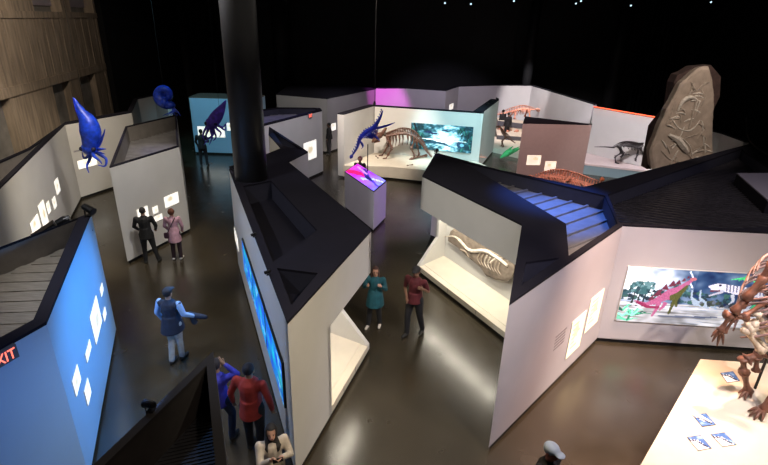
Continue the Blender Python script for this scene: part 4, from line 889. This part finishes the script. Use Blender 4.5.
# ------------------------------------------------------------------ track lights and projectors
def fixture(name, label, loc, aimv, s=1.0, group=None, tray=False, hang=None):
    s *= .62; root = thing(name, label, 'spotlight', loc, group=group); L = Vector(loc); d = Vector(aimv).normalized(); c = L + Vector((0, 0, .16 * s if not hang else -.2 * s))
    bm = B(); tube(bm, [c - d * .13 * s, c - d * .1 * s, c + d * .1 * s, c + d * .14 * s], [.05 * s, .07 * s, .075 * s, .085 * s], 12); can = obj('lamp_can', bm, METAL, root); bm = B(); tube(bm, [c + d * .138 * s, c + d * .146 * s], .07 * s, 12); le = obj('lens', bm, mat('dark_lens_glass', (.05, .05, .06), .1) if not hang else mat('glowing_lamp_lens', (.6, .85, 1), .3, emit=1.6), can)
    sd, _ = frame_of(d); bm = B(); tube(bm, [c + sd * .09 * s, c + sd * .1 * s + (L - c) * .9, c - sd * .1 * s + (L - c) * .9, c - sd * .09 * s], .014 * s, 6); obj('yoke', bm, METAL, root)
    bm = B(); box(bm, (L.x - .06 * s, L.y - .06 * s, L.z - (.0 if not hang else .02)), (L.x + .06 * s, L.y + .06 * s, L.z + .03 * s if not hang else hang)); obj('clamp', bm, METAL, root)
    return root
FG = 'black spotlights clamped to the partition rims'
for lab, px, av, s in (('black spotlight on the far corner tip of the blue partition', (89.6, 216), (1, -.3, -.4), 1.6), ('black spotlight on the rim of the near foreground wedge', (151, 411), (-1, .5, -.3), .9), ('black spotlight on the left rim of the central block near the screens', (268, 275), (-1, 0, -.5), .6),
    ('black spotlight on the left rim of the central block beside the column', (254, 237), (-1, 0, -.5), .6), ('black spotlight at the far left tip of the central block', (233, 170), (-1, .2, -.4), .9), ('black spotlight on the back left corner of the right hand block', (436.5, 154), (0, 1, -.5), 1.2),
    ('black spotlight at the left end of the diorama back wall', (374.5, 105.5), (0, -1, -.5), 1.2), ('black spotlight on the diorama wing, nearer of three', (488, 106), (1, -.2, -.5), 1), ('black spotlight on the diorama wing, middle of three', (492, 103), (1, -.2, -.5), 1), ('black spotlight on the diorama wing, farthest of three', (497, 100.5), (1, -.2, -.5), 1),
    ('small spotlight on the far corner of the freestanding white block', (176, 115), (1, -.3, -.4), .8)):
    p = at(*px); fixture('spotlight', lab, (p.x, p.y, p.z), av, s, FG)
p = at(50, 243, 2.5); root = thing('projector', 'bulky black projector on a black tray inside the blue partition roof', 'projector', (p.x, p.y, 2.48))
bm = B(); rot = Matrix.Rotation(.5, 4, 'Z'); box(bm, (p.x - .32, p.y - .24, 2.50), (p.x + .32, p.y + .24, 2.54), rot, (p.x, p.y, 2.5)); obj('tray', bm, METAL, root)
bm = B(); rot2 = Matrix.Rotation(.6, 4, 'Z') @ Matrix.Rotation(-.5, 4, 'Y'); box(bm, (p.x - .26, p.y - .13, 2.62), (p.x + .22, p.y + .13, 2.84), rot2, (p.x, p.y, 2.72)); obj('housing', bm, METAL, root)
bm = B(); a = Vector((p.x + .16, p.y + .12, 2.86)); tube(bm, [a, a + Vector((.12, .08, .06)), a + Vector((.2, .12, .08))], [.09, .10, .08], 12); obj('lens', bm, METAL, root)
bm = B(); tube(bm, [(p.x + .1, p.y, 2.55), (p.x + .45, p.y + .15, 2.6), (p.x + .7, p.y + .35, 2.66)], .018, 6); obj('bracket', bm, METAL, root)
for i, (x, y) in enumerate(((445, 3.5), (471, 4.5), (514, 1.5), (576, 4), (581, 1.5), (631, 6), (711, 2.5))):
    p = at_y(x, y - 4, 33); fixture('ceiling_spotlight', 'tiny ceiling spotlight hanging in the dark far above, one of a row', (p.x, p.y, p.z), (0, -1, -.5), 1.2, 'ceiling spotlights along the top edge', hang=9.6)
p = at(602, 181, .0); root = thing('marker_post', 'short dark post with an orange ball top beside the teal platform', 'post', (p.x, p.y - .1, 0)); p = at(602, 179.5, .55)
root.location = (p.x, p.y, 0); bm = B(); tube(bm, [(p.x, p.y, 0), (p.x, p.y, .5)], .03, 8); obj('post', bm, METAL, root); bm = B(); ball(bm, (p.x, p.y, .56), .10); obj('ball_top', bm, mat('orange_ball_paint', (.8, .22, .08), .5), root, smooth=True)
# ------------------------------------------------------------------ people
def remesh(bm, vox, smooth=2):
    me = bpy.data.meshes.new('tmp'); bm.to_mesh(me); bm.free(); ob = bpy.data.objects.new('tmp', me); COL.objects.link(ob)
    m = ob.modifiers.new('r', 'REMESH'); m.mode = 'VOXEL'; m.voxel_size = vox; m.adaptivity = 0
    if smooth: s_ = ob.modifiers.new('s', 'SMOOTH'); s_.factor = .5; s_.iterations = smooth
    bpy.context.view_layer.update(); r_ = bpy.data.meshes.new_from_object(ob.evaluated_get(bpy.context.evaluated_depsgraph_get()))
    COL.objects.unlink(ob); bpy.data.objects.remove(ob)
    for p in r_.polygons: p.use_smooth = True
    return r_
def child(name, me, m, root):
    me.materials.clear(); me.materials.append(m); me.name = name; o = bpy.data.objects.new(name, me); COL.objects.link(o); o.parent = root; return o
def person(label, loc, rz, h=1.72, arms=None, legs=None, top=(.02, .02, .02), topname='jacket', hem=.86, flare=0, slv='long', bottom=(.02, .02, .025), shoe=(.03, .03, .03), hair=(.03, .02, .015), hairstyle='short', skin=(.45, .27, .19), cap=None, head_turn=0, slvcol=None, vest=None, build=1.0, scale_detail=1, lean=0, extra=None, head_tilt=0, group=None):
    """local frame: x right, y forward, z up; figure modelled 1.72 m tall, then scaled"""
    root = thing('person', label, 'person', loc, rz, group); s = h / 1.72; root.scale = (s, s, s)
    sk = mat('skin_%d' % int(skin[0] * 1000), skin, .55)
    arms = arms or {}; legs = legs or {}
    w = .185 * build
    SH = {1: Vector((w, lean * .5, 1.40)), -1: Vector((-w, lean * .5, 1.40))}
    EL = {k: Vector(arms.get(k, ((k * .225, -.03, 1.12), (k * .225, .08, .89)))[0]) for k in (1, -1)}
    WR = {k: Vector(arms.get(k, ((k * .225, -.03, 1.12), (k * .225, .08, .89)))[1]) for k in (1, -1)}
    HP = {k: Vector((k * .09, 0, .92)) for k in (1, -1)}
    KN = {k: Vector(legs.get(k, ((k * .10, .02, .50), (k * .11, -.02, .09)))[0]) for k in (1, -1)}
    AN = {k: Vector(legs.get(k, ((k * .10, .02, .50), (k * .11, -.02, .09)))[1]) for k in (1, -1)}
    NK = Vector((0, lean * .55 - .01, 1.46)); HD = Vector((0, lean * .7 + .02, 1.605)) ; hr = Matrix.Rotation(head_turn, 3, 'Z') @ Matrix.Rotation(-head_tilt, 3, 'X')
    def H(x, y, z): return HD + hr @ Vector((x, y, z))
    bm = B()
    # trunk
    rcone(bm, (0, 0, .93), (0, lean * .2, 1.12), .125 * build, .12 * build); rcone(bm, (0, lean * .2, 1.12), (0, lean * .45, 1.32), .12 * build, .13 * build)
    for k in (1, -1):
        rcone(bm, (k * .06, lean * .4, 1.29), SH[k] - Vector((k * .01, 0, .01)), .09, .048); rcone(bm, SH[k] - Vector((k * .01, 0, .01)), EL[k], .047, .038); rcone(bm, EL[k], WR[k], .040, .026)
        rcone(bm, HP[k], KN[k], .088, .056); rcone(bm, KN[k], AN[k], .056, .036)
        toe = AN[k] + Vector((k * .02, .16, -.055)); rcone(bm, AN[k] + Vector((0, -.02, -.03)), toe, .038, .028)
        # hand: palm, four fingers, thumb
        fd = (WR[k] - EL[k]).normalized(); sd = fd.cross(Vector((0, 1, 0)) if abs(fd.y) < .7 else Vector((1, 0, 0))).normalized(); up = sd.cross(fd).normalized()
        pc = WR[k] + fd * .055; rcone(bm, WR[k], pc + fd * .02, .026, .034)
        for i, L_ in enumerate((.062, .072, .068, .052)):
            b0 = pc + fd * .035 + sd * (i - 1.5) * .021; b1 = b0 + fd * L_ * .55 + up * .008; b2 = b1 + fd * L_ * .35 + up * .022; rcone(bm, b0, b1, .0105, .0095, 6); rcone(bm, b1, b2, .0095, .008, 6)
        t0 = WR[k] + fd * .03 - sd * .028; t1 = t0 - sd * .028 + fd * .03 + up * .01; rcone(bm, t0, t1, .012, .0105, 6); rcone(bm, t1, t1 + fd * .03 + up * .008, .0105, .009, 6)
    rcone(bm, NK + Vector((0, -.005, -.06)), HD + Vector((0, -.01, -.06)), .062, .055)
    ball(bm, H(0, -.008, .02), (.076, .096, .098), 16, 12, hr); ball(bm, H(0, .028, -.045), (.056, .062, .066), 14, 10, hr)
    rcone(bm, H(0, .084, .018), H(0, .105, -.018), .011, .016, 6)                       # nose
    for k in (1, -1):
        ball(bm, H(k * .078, -.005, -.005), (.014, .022, .034), 8, 6, hr)                 # ears
    rcone(bm, H(-.022, .088, -.05), H(.022, .088, -.05), .008, .008, 6)                   # lips
    body = child('body', remesh(bm, .009 * scale_detail, 2), sk, root)
    # eyes
    for k in (1, -1):
        b2 = B(); ball(b2, H(k * .031, .083, .012), (.013, .008, .008), 8, 6, hr); me = bpy.data.meshes.new('eye'); b2.to_mesh(me); b2.free(); child('eye', me, mat('dark_eye', (.03, .02, .02), .3), body)
    b2 = B(); rcone(b2, H(-.02, .094, -.05), H(.02, .094, -.05), .006, .006, 6); me = bpy.data.meshes.new('mouth'); b2.to_mesh(me); b2.free(); child('mouth', me, mat('lip_tone', (.30, .10, .09), .5), body)
    # trousers
    bm = B(); rcone(bm, (-.05, 0, .95), (.05, 0, .95), .125 * build, .125 * build)
    for k in (1, -1): rcone(bm, HP[k], KN[k], .105 * build, .073); rcone(bm, KN[k], AN[k] + Vector((0, 0, -.005)), .073, .060)
    child('trousers', remesh(bm, .014 * scale_detail, 2), mat('trouser_cloth_%d_%d_%d' % tuple(int(c * 500) for c in bottom), bottom, .85, noise_amt=.2, nscale=12, bump=.2), root)
    # top garment
    bm = B(); g = .018
    rcone(bm, (0, 0, 1.0), (0, lean * .2, 1.15), .145 * build, .140 * build); rcone(bm, (0, lean * .2, 1.15), (0, lean * .45, 1.32), .14 * build, .148 * build)
    hb_ = .168 * build + flare; tube(bm, [(0, 0, hem), (0, 0, hem + .02), (0, .0, 1.0), (0, lean * .1, 1.12)], [hb_, hb_, (hb_ + .145) / 2, .14 * build], 18, 1.12)
    for k in (1, -1):
        rcone(bm, (k * .05, lean * .4, 1.29), SH[k], .115, .068)
        if not vest:
            rcone(bm, SH[k], EL[k] if slv == 'long' else SH[k] + (EL[k] - SH[k]) * .75, .068, .054 + flare * .1)
            if slv == 'long': rcone(bm, EL[k], EL[k] + (WR[k] - EL[k]) * .93, .053, .040 + flare * .15)
    rcone(bm, NK + Vector((0, 0, -.06)), NK + Vector((0, .0, -.01)), .085, .070)
    child(topname, remesh(bm, .013 * scale_detail, 3), mat('top_cloth_%d_%d_%d' % tuple(int(c * 500) for c in top), top, .8, noise_amt=.22, nscale=10, bump=.25), root)
    if vest:
        for k in (1, -1):
            bm = B(); rcone(bm, SH[k], EL[k], .068, .058); rcone(bm, EL[k], EL[k] + (WR[k] - EL[k]) * .93, .056, .042); child('sleeve', remesh(bm, .012 * scale_detail, 2), mat('sleeve_cloth_%d' % int(vest[2] * 500), vest, .8), root)
    for k in (1, -1):
        bm = B(); rcone(bm, AN[k] + Vector((0, -.03, -.045)), AN[k] + Vector((k * .02, .16, -.052)), .046, .038, 10); me = remesh(bm, .012 * scale_detail, 1); child('shoe', me, mat('shoe_%d' % int(shoe[0] * 500), shoe, .6), root)
    # hair
    bm = B(); ball(bm, H(0, -.018, .035), (.086, .102, .098), 16, 12, hr)
    if hairstyle == 'long':
        for k in (1, -1): rcone(bm, H(k * .06, -.02, .02), H(k * .075, -.03, -.16), .04, .045)
        rcone(bm, H(0, -.06, 0), H(0, -.07, -.18), .07, .07)
    if hairstyle == 'hijab':
        ball(bm, H(0, -.015, .0), (.098, .108, .13), 16, 12, hr); rcone(bm, NK + Vector((0, 0, -.02)), NK + Vector((0, .02, -.10)), .10, .15)
    if hairstyle == 'bob': ball(bm, H(0, -.03, .02), (.100, .105, .11), 16, 12, hr)
    me = remesh(bm, .011 * scale_detail, 1)
    # cut the face opening: push hair in front of the face behind it
    inv = hr.inverted()
    for v in me.vertices:
        q_ = inv @ (v.co - HD)
        if q_.y > .045 and q_.z < .075 and abs(q_.x) < (.066 if hairstyle != 'bob' else .07): v.co = HD + hr @ Vector((q_.x * .8, .03, q_.z))
    child('headscarf' if hairstyle == 'hijab' else 'hair', me, mat('hair_%d_%d' % (int(hair[0] * 1000), int(hair[2] * 1000)), hair, .75, noise_amt=.3, nscale=20), root)
    if cap:
        bm = B(); ball(bm, H(0, -.01, .06), (.094, .112, .075), 16, 10, hr); rcone(bm, H(-.04, .10, .055), H(.04, .10, .055), .02, .02); ball(bm, H(0, .12, .052), (.07, .07, .012), 14, 8, hr); child('cap', remesh(bm, .012, 1), mat('cap_cloth_%d' % int(cap[2] * 500), cap, .8), root)
    if extra: extra(root, WR, HD, hr)
    return root
def seg_obj(name, root, pts, r_, m, flat=1):
    bm = B(); tube(bm, pts, r_, 8, flat); return obj(name, bm, m, root, world=False)
def foot(x, y): p = at(x, y, 0); return (p.x, p.y, 0)
D = math.radians
def glasses(root, WR, HD, hr):
    bm = B()
    for k in (1, -1):
        c = [HD + hr @ Vector((k * .034 + .022 * math.cos(a * PI / 6), .102, .012 + .016 * math.sin(a * PI / 6))) for a in range(13)]; tube(bm, c, .003, 5)
    tube(bm, [HD + hr @ Vector((-.012, .104, .014)), HD + hr @ Vector((.012, .104, .014))], .003, 5); obj('glasses', bm, METAL, root, world=False)
person('woman in a loose teal tunic and black trousers with both hands raised', foot(374.5, 326), D(168), 1.60, arms={1: ((.27, .03, 1.15), (.16, .19, 1.27)), -1: ((-.27, .03, 1.15), (-.20, .20, 1.30))}, top=(.006, .075, .10), topname='tunic', hem=.66, flare=.055, bottom=(.012, .012, .014), shoe=(.55, .5, .45), hair=(.05, .02, .015), hairstyle='long', skin=(.50, .27, .18), build=1.08, extra=glasses, head_turn=.25, legs={1: ((.12, .03, .5), (.15, .08, .09)), -1: ((-.10, 0, .5), (-.12, -.06, .09))})
person('man in a maroon polo shirt and black cap with one hand at his belly', foot(413, 334), D(150), 1.78, arms={1: ((.27, -.02, 1.12), (.10, .21, 1.02)), -1: ((-.27, -.08, 1.16), (-.22, .10, 1.28))}, top=(.09, .010, .016), topname='polo_shirt', slv='short', hem=.88, bottom=(.012, .012, .016), shoe=(.02, .02, .02), hair=(.01, .008, .006), skin=(.20, .10, .06), cap=(.012, .012, .014), build=1.1, head_turn=.15, legs={1: ((.11, .10, .5), (.10, .12, .09)), -1: ((-.12, -.04, .5), (-.14, -.18, .10))})
person('man in a black jacket seen from behind reading the wall panels', foot(151, 262), D(14), 1.72, top=(.006, .006, .007), hem=.80, bottom=(.008, .008, .01), shoe=(.015, .015, .015), hair=(.012, .008, .006), skin=(.35, .2, .14), build=1.12, arms={1: ((.29, .02, 1.15), (.24, .16, .98)), -1: ((-.29, .02, 1.15), (-.22, .16, 1.0))}, legs={1: ((.14, .03, .5), (.22, .02, .09)), -1: ((-.11, .0, .5), (-.12, -.03, .09))})
def strap_bag(root, WR, HD, hr):
    seg_obj('shoulder_strap', root, spline([(.12, -.10, 1.46), (.0, -.175, 1.25), (-.14, -.17, 1.0)], 5), .011, METAL)
    bm = B(); box(bm, (-.26, -.20, .80), (-.12, -.12, .99)); bmesh.ops.bevel(bm, geom=bm.edges[:], offset=.02, segments=2, affect='EDGES'); obj('handbag', bm, mat('dark_plum_leather', (.04, .015, .03), .5), root, world=False)
person('woman with auburn hair in a long pink coat seen from behind', foot(178, 259), D(8), 1.62, top=(.42, .24, .30), topname='coat', hem=.64, flare=.03, bottom=(.02, .008, .014), shoe=(.6, .57, .55), hair=(.09, .025, .01), hairstyle='bob', skin=(.5, .3, .22), arms={1: ((.26, .02, 1.14), (.22, .14, .95)), -1: ((-.26, .02, 1.14), (-.2, .15, .98))}, extra=strap_bag, build=1.02)
person('dark clothed man standing before the pale cyan wall beside the purple squid', foot(204.5, 166), D(5), 1.80, top=(.004, .004, .006), hem=.84, bottom=(.008, .009, .012), hair=(.01, .01, .01), skin=(.2, .12, .09), scale_detail=1.4, build=1.1, arms={1: ((.28, .05, 1.16), (.2, .22, 1.1)), -1: ((-.28, .03, 1.14), (-.24, .15, .95))}, legs={1: ((.12, .03, .5), (.14, .0, .09)), -1: ((-.12, .0, .5), (-.14, 0, .09))})
person('dark clothed visitor in the shade beside the taupe wedge partition', foot(329.5, 154.5), D(90), 1.72, top=(.01, .01, .013), bottom=(.012, .012, .016), hair=(.01, .01, .01), skin=(.15, .09, .07), scale_detail=1.6)
def carried(root, WR, HD, hr):
    bm = B(); w_ = WR[1]
    rcone(bm, w_ + Vector((-.12, .02, .0)), w_ + Vector((.22, .05, -.02)), .07, .05); rcone(bm, w_ + Vector((-.05, .02, -.02)), w_ + Vector((-.02, .02, -.16)), .07, .06)
    child('carried_coat', remesh(bm, .014, 2), mat('navy_coat_cloth', (.01, .02, .05), .8), root)
person('man in a dark navy vest over light blue sleeves carrying a coat', foot(178, 360), D(-12), 1.74, top=(.008, .014, .035), topname='vest', hem=.76, flare=.035, vest=(.25, .42, .72), bottom=(.34, .36, .36), shoe=(.02, .02, .03), hair=(.01, .01, .015), skin=(.3, .2, .15), cap=(.01, .012, .02), build=1.15, arms={1: ((.30, .0, 1.18), (.42, .16, 1.06)), -1: ((-.29, -.02, 1.14), (-.27, .08, .92))}, extra=carried, legs={1: ((.08, .04, .5), (.07, .06, .10)), -1: ((-.07, .0, .5), (-.05, -.12, .09))})
person('person in a cobalt blue shirt with one arm lifted to the head', foot(225, 440), D(-10), 1.70, top=(.06, .07, .62), topname='shirt', hem=.84, bottom=(.015, .03, .08), hair=(.02, .02, .03), skin=(.3, .2, .2), arms={1: ((.34, .05, 1.46), (.14, .05, 1.62)), -1: ((-.27, 0, 1.12), (-.25, .12, .92))}, legs={1: ((.12, .14, .52), (.12, .05, .1)), -1: ((-.10, -.05, .5), (-.1, -.25, .12))})
person('man in a red long sleeved shirt walking away beside the blue screens', foot(256, 451), D(-12), 1.80, top=(.34, .035, .03), topname='shirt', hem=.80, bottom=(.008, .010, .018), hair=(.01, .015, .03), skin=(.3, .17, .12), build=1.15, arms={1: ((.33, -.04, 1.14), (.32, .05, .90)), -1: ((-.32, -.03, 1.14), (-.34, .05, .90))}, legs={1: ((.10, .03, .5), (.10, -.04, .09)), -1: ((-.10, .02, .5), (-.11, .05, .09))})
def phone(root, WR, HD, hr):
    c = (WR[1] + WR[-1]) / 2 + Vector((0, .09, .06)); bm = B(); box(bm, (c.x - .075, c.y - .006, c.z - .04), (c.x + .075, c.y + .006, c.z + .04)); bmesh.ops.bevel(bm, geom=bm.edges[:], offset=.004, segments=1, affect='EDGES'); obj('phone', bm, METAL, root, world=False)
hp = at(271, 432, 1.50)
person('woman in a black headscarf and cream coat holding up a phone', (hp.x, hp.y, 0), D(205), 1.62, top=(.50, .44, .38), topname='coat', hem=.60, flare=.03, bottom=(.03, .03, .03), hair=(.008, .007, .009), hairstyle='hijab', skin=(.52, .30, .22), arms={1: ((.22, .16, 1.18), (.09, .30, 1.36)), -1: ((-.24, .12, 1.18), (-.09, .30, 1.36))}, extra=phone, head_tilt=-.1, head_turn=-.2)
kp_ = at(357, 161.5, 1.58)
person('visitor with reddish hair and dark top behind the glowing kiosk', (kp_.x + .1, kp_.y + .35, 0), D(170), 1.70, top=(.02, .015, .02), bottom=(.02, .02, .02), hair=(.25, .08, .10), hairstyle='bob', skin=(.5, .28, .25), scale_detail=1.4)
lp = at(551, 449, 1.66)
person('visitor with a pale blue cap leaving the bottom of the picture', (lp.x, lp.y, 0), D(215), 1.74, top=(.012, .010, .012), bottom=(.01, .01, .012), hair=(.35, .40, .48), hairstyle='short', skin=(.42, .13, .09), cap=(.45, .52, .62))
for lab, px in (('dark headed visitor left of the long skeleton in the far alcove', (503, 112)), ('visitor in black next to the far alcove bench', (508.5, 115))):
    p = at(px[0], px[1], 1.62); p.y += .35; p.x += .1
    person(lab, (p.x, p.y, 0), D(20), 1.72, top=(.01, .01, .012), bottom=(.012, .012, .014), hair=(.008, .008, .008), skin=(.25, .14, .10), scale_detail=2)
# ------------------------------------------------------------------ light
def spot(loc, tgt, e, col=(1, .93, .82), size=45, blend=.6, rad=.15):
    l = bpy.data.lights.new('spot_lamp', 'SPOT'); l.energy = e; l.color = col; l.spot_size = math.radians(size); l.spot_blend = blend; l.shadow_soft_size = rad
    o = bpy.data.objects.new('spot_lamp', l); COL.objects.link(o); o.location = loc
    o.rotation_euler = (Vector(tgt) - Vector(loc)).to_track_quat('-Z', 'Y').to_euler(); return o
def area(loc, tgt, e, col, sx, sy, spread=180):
    l = bpy.data.lights.new('area_lamp', 'AREA'); l.shape = 'RECTANGLE'; l.size = sx; l.size_y = sy; l.energy = e; l.color = col; l.spread = math.radians(spread)
    o = bpy.data.objects.new('area_lamp', l); COL.objects.link(o); o.location = loc
    o.rotation_euler = (Vector(tgt) - Vector(loc)).to_track_quat('-Z', 'Y').to_euler(); return o
w = bpy.data.worlds.new('dim_air'); S.world = w; w.use_nodes = True; w.node_tree.nodes['Background'].inputs[0].default_value = (.8, .8, 1, 1); w.node_tree.nodes['Background'].inputs[1].default_value = .0
WARM = (1, .88, .70); NEU = (1, .95, .90); LAV = (.86, .80, 1); BLU = (.12, .45, 1); CYN = (.35, .8, 1); MAG = (1, .15, .95); RED = (1, .35, .28)
def aim(px, z=1.5): p = at(*px, z); return (p.x, p.y, z)
area((-2, 13, 9.4), (-2, 13.01, 0), 190, (1, .90, .78), 16, 14)          # broad dim overhead fill, added and unseen
# left galleries
spot((-7.2, 13, 8.8), (-11, 15.2, 1.2), 1500, WARM, 75)
spot((-8.2, 17, 8.8), (-11.3, 19.8, 1.6), 700, WARM, 50)
spot((-3.6, 11.6, 8.8), (-7.1, 14.4, 1.5), 1500, NEU, 55)
spot((-3.55, 10.4, 3.3), (-5.5, 7.7, 1.3), 520, (.04, .36, 1), 80, 1)
spot((-2.6, 7.6, 3.1), (-5.0, 7.0, 1.5), 330, (.05, .38, 1), 90, 1)
spot((-2.4, 4.2, 3.2), (-4.9, 4.9, 1.3), 110, (.22, .42, 1), 110, 1)
spot((-4.2, 7.6, 8.8), (-3.0, 6.6, 0), 260, (.15, .4, 1), 60)
spot((-4.4, 9.8, 8.8), (-4.4, 9.6, 0), 1300, (1, .82, .5), 34, 1)  # amber spots from here added as floor pools imitating lamp reflections
spot((-4.6, 13.2, 8.8), (-5.2, 14.6, 0), 900, (1, .82, .5), 34, 1)
spot((-8.4, 12, 9), (-8.9, 12.6, 0), 700, (1, .82, .5), 26, 1)
spot((-8.1, 16.5, 7.6), (-8.2, 17, 2.4), 700, (.95, .9, 1), 32)
spot((-4.5, 5, 9), (-6.2, 6.5, 2.4), 420, WARM, 34)
spot((-9, 19.5, 9), (-9.2, 26, 1.2), 1900, CYN, 40)
spot((-6.5, 6.8, 8.8), (-2.6, 9.6, 1.2), 1100, (.93, .95, 1), 70)
spot((-9, 16, 9), (-16, 22, 4.0), 800, (1, .85, .68), 80)
# centre
spot((3.2, 4.2, 9), (-.8, 7.6, 1.9), 1500, WARM, 56)
spot((-.2, 18, 9), (-3.8, 21, 1.3), 1300, (.9, .86, 1), 50)
spot((-2.4, 22, 9), (-4, 27.5, 1.4), 1000, NEU, 50)
spot((.3, 22.6, 9), (-1.5, 29.5, 1.2), 900, LAV, 40)
spot((-.3, 12.4, 9), (-2.6, 14.8, 1.8), 300, LAV, 50)
spot((-1.8, 13, 9), (-.9, 16.8, .7), 800, (.78, .7, 1), 34)
spot((1.6, 12.6, 8.6), (-.1, 16.4, .9), 700, (1, .95, .98), 24)
spot((-.4, 27, 9), (-.1, 32.2, 1.6), 5200, MAG, 22)
spot((4, 26, 9), (4, 33, 1.2), 1500, LAV, 56)
spot((8.6, 31, 9.2), (9.9, 35.6, 1.6), 4200, NEU, 34)
spot((6, 27, 9), (10.2, 31, 1.2), 2800, NEU, 60)
spot((7.4, 27, 9), (7.8, 32, .8), 2200, (1, .7, .62), 34)
spot((-1.2, 18.6, 9), (-.2, 24.4, 1.4), 5200, (1, .86, .72), 40)
spot((3.0, 18.2, 9), (3.6, 24.0, 1.4), 5200, (.50, .90, 1), 38)
spot((7.6, 21, 9), (5.4, 26, 1.2), 1500, (.75, 1, .95), 44)
spot((6.8, 16.6, 9), (7, 22, .9), 2300, (1, .68, .60), 40)
spot((8.6, 18.6, 9), (11.2, 25, 1.2), 4800, (1, .92, .99), 40)
spot((9.5, 11.5, 9.2), (10.2, 17.2, 4.2), 1500, (1, .88, .80), 34)
# right
spot((-1, 9.2, 9), (1.9, 11.7, 2.4), 900, (1, .93, .75), 44)
spot((5.2, 4.0, 9), (3.4, 8.1, 1.7), 1500, (.88, .82, 1), 62)
spot((6.4, 4.6, 9), (7, 9.8, 1.7), 1500, (1, .88, .86), 62)
spot((7.6, 3.6, 9), (6.6, 7.4, .4), 3000, (1, .86, .72), 44)
spot((4.4, 8.6, 9), (5.1, 8.9, 0), 1300, (1, .78, .5), 34, 1)
spot((4.6, 13.2, 8), (4.1, 11.6, 2.6), 6500, (.05, .2, 1), 36, 1)
spot((-3.6, 18.6, 9), (-3.6, 17.2, 2.6), 1500, (.1, .35, 1), 18)
spot((-5, 19, 9), (-4.4, 21.8, 2.6), 1200, (.1, .12, 1), 24)
spot((-9.5, 15, 4.6), (-8.7, 15.8, 2.9), 160, (.05, .1, 1), 60)
spot((-5.2, 13.6, 9), (-3.9, 16.9, 1.8), 900, WARM, 20)
spot((.8, 14.5, 9), (.7, 17.6, 0), 5500, (.45, .22, 1), 30, 1)  # violet spot added to imitate coloured reflections on the floor
spot((1.2, 20.2, 9), (1.0, 20.2, 0), 2500, (1, .4, .7), 16, 1)
spot((0.8, 5.4, 9), (.6, 6.2, 0), 1700, (1, .82, .5), 44, 1)
spot((6.6, 8.8, 8.5), (4.9, 7.6, 0), 6500, (1, .58, .36), 44, 1)  # orange spot added in place of warm reflections on the floor
spot((1.5, 1.5, 9), (-2, 4.4, 2.8), 500, (1, .8, .65), 40, 1)
spot((12, 10, 9), (9.5, 12.5, 2.6), 420, LAV, 60)
# strip lamps inside the two niches
for root_d, root_n, c, L in ((dR, nR, (RI + RJ) / 2, LR), (dC, nC, CG + dC * LCn * .7, LCn * .5)):
    p = c + root_n * .22; t = c + root_n * .6
    o = area((p.x, p.y, 1.985), (t.x, t.y, 0), 62 if L > 3 else 20, (1, .92, .76), L * .88, .08)
S.view_settings.view_transform = 'Standard'; S.view_settings.look = 'None'; S.view_settings.exposure = 0; S.view_settings.gamma = 1; S.view_settings.use_curve_mapping = False
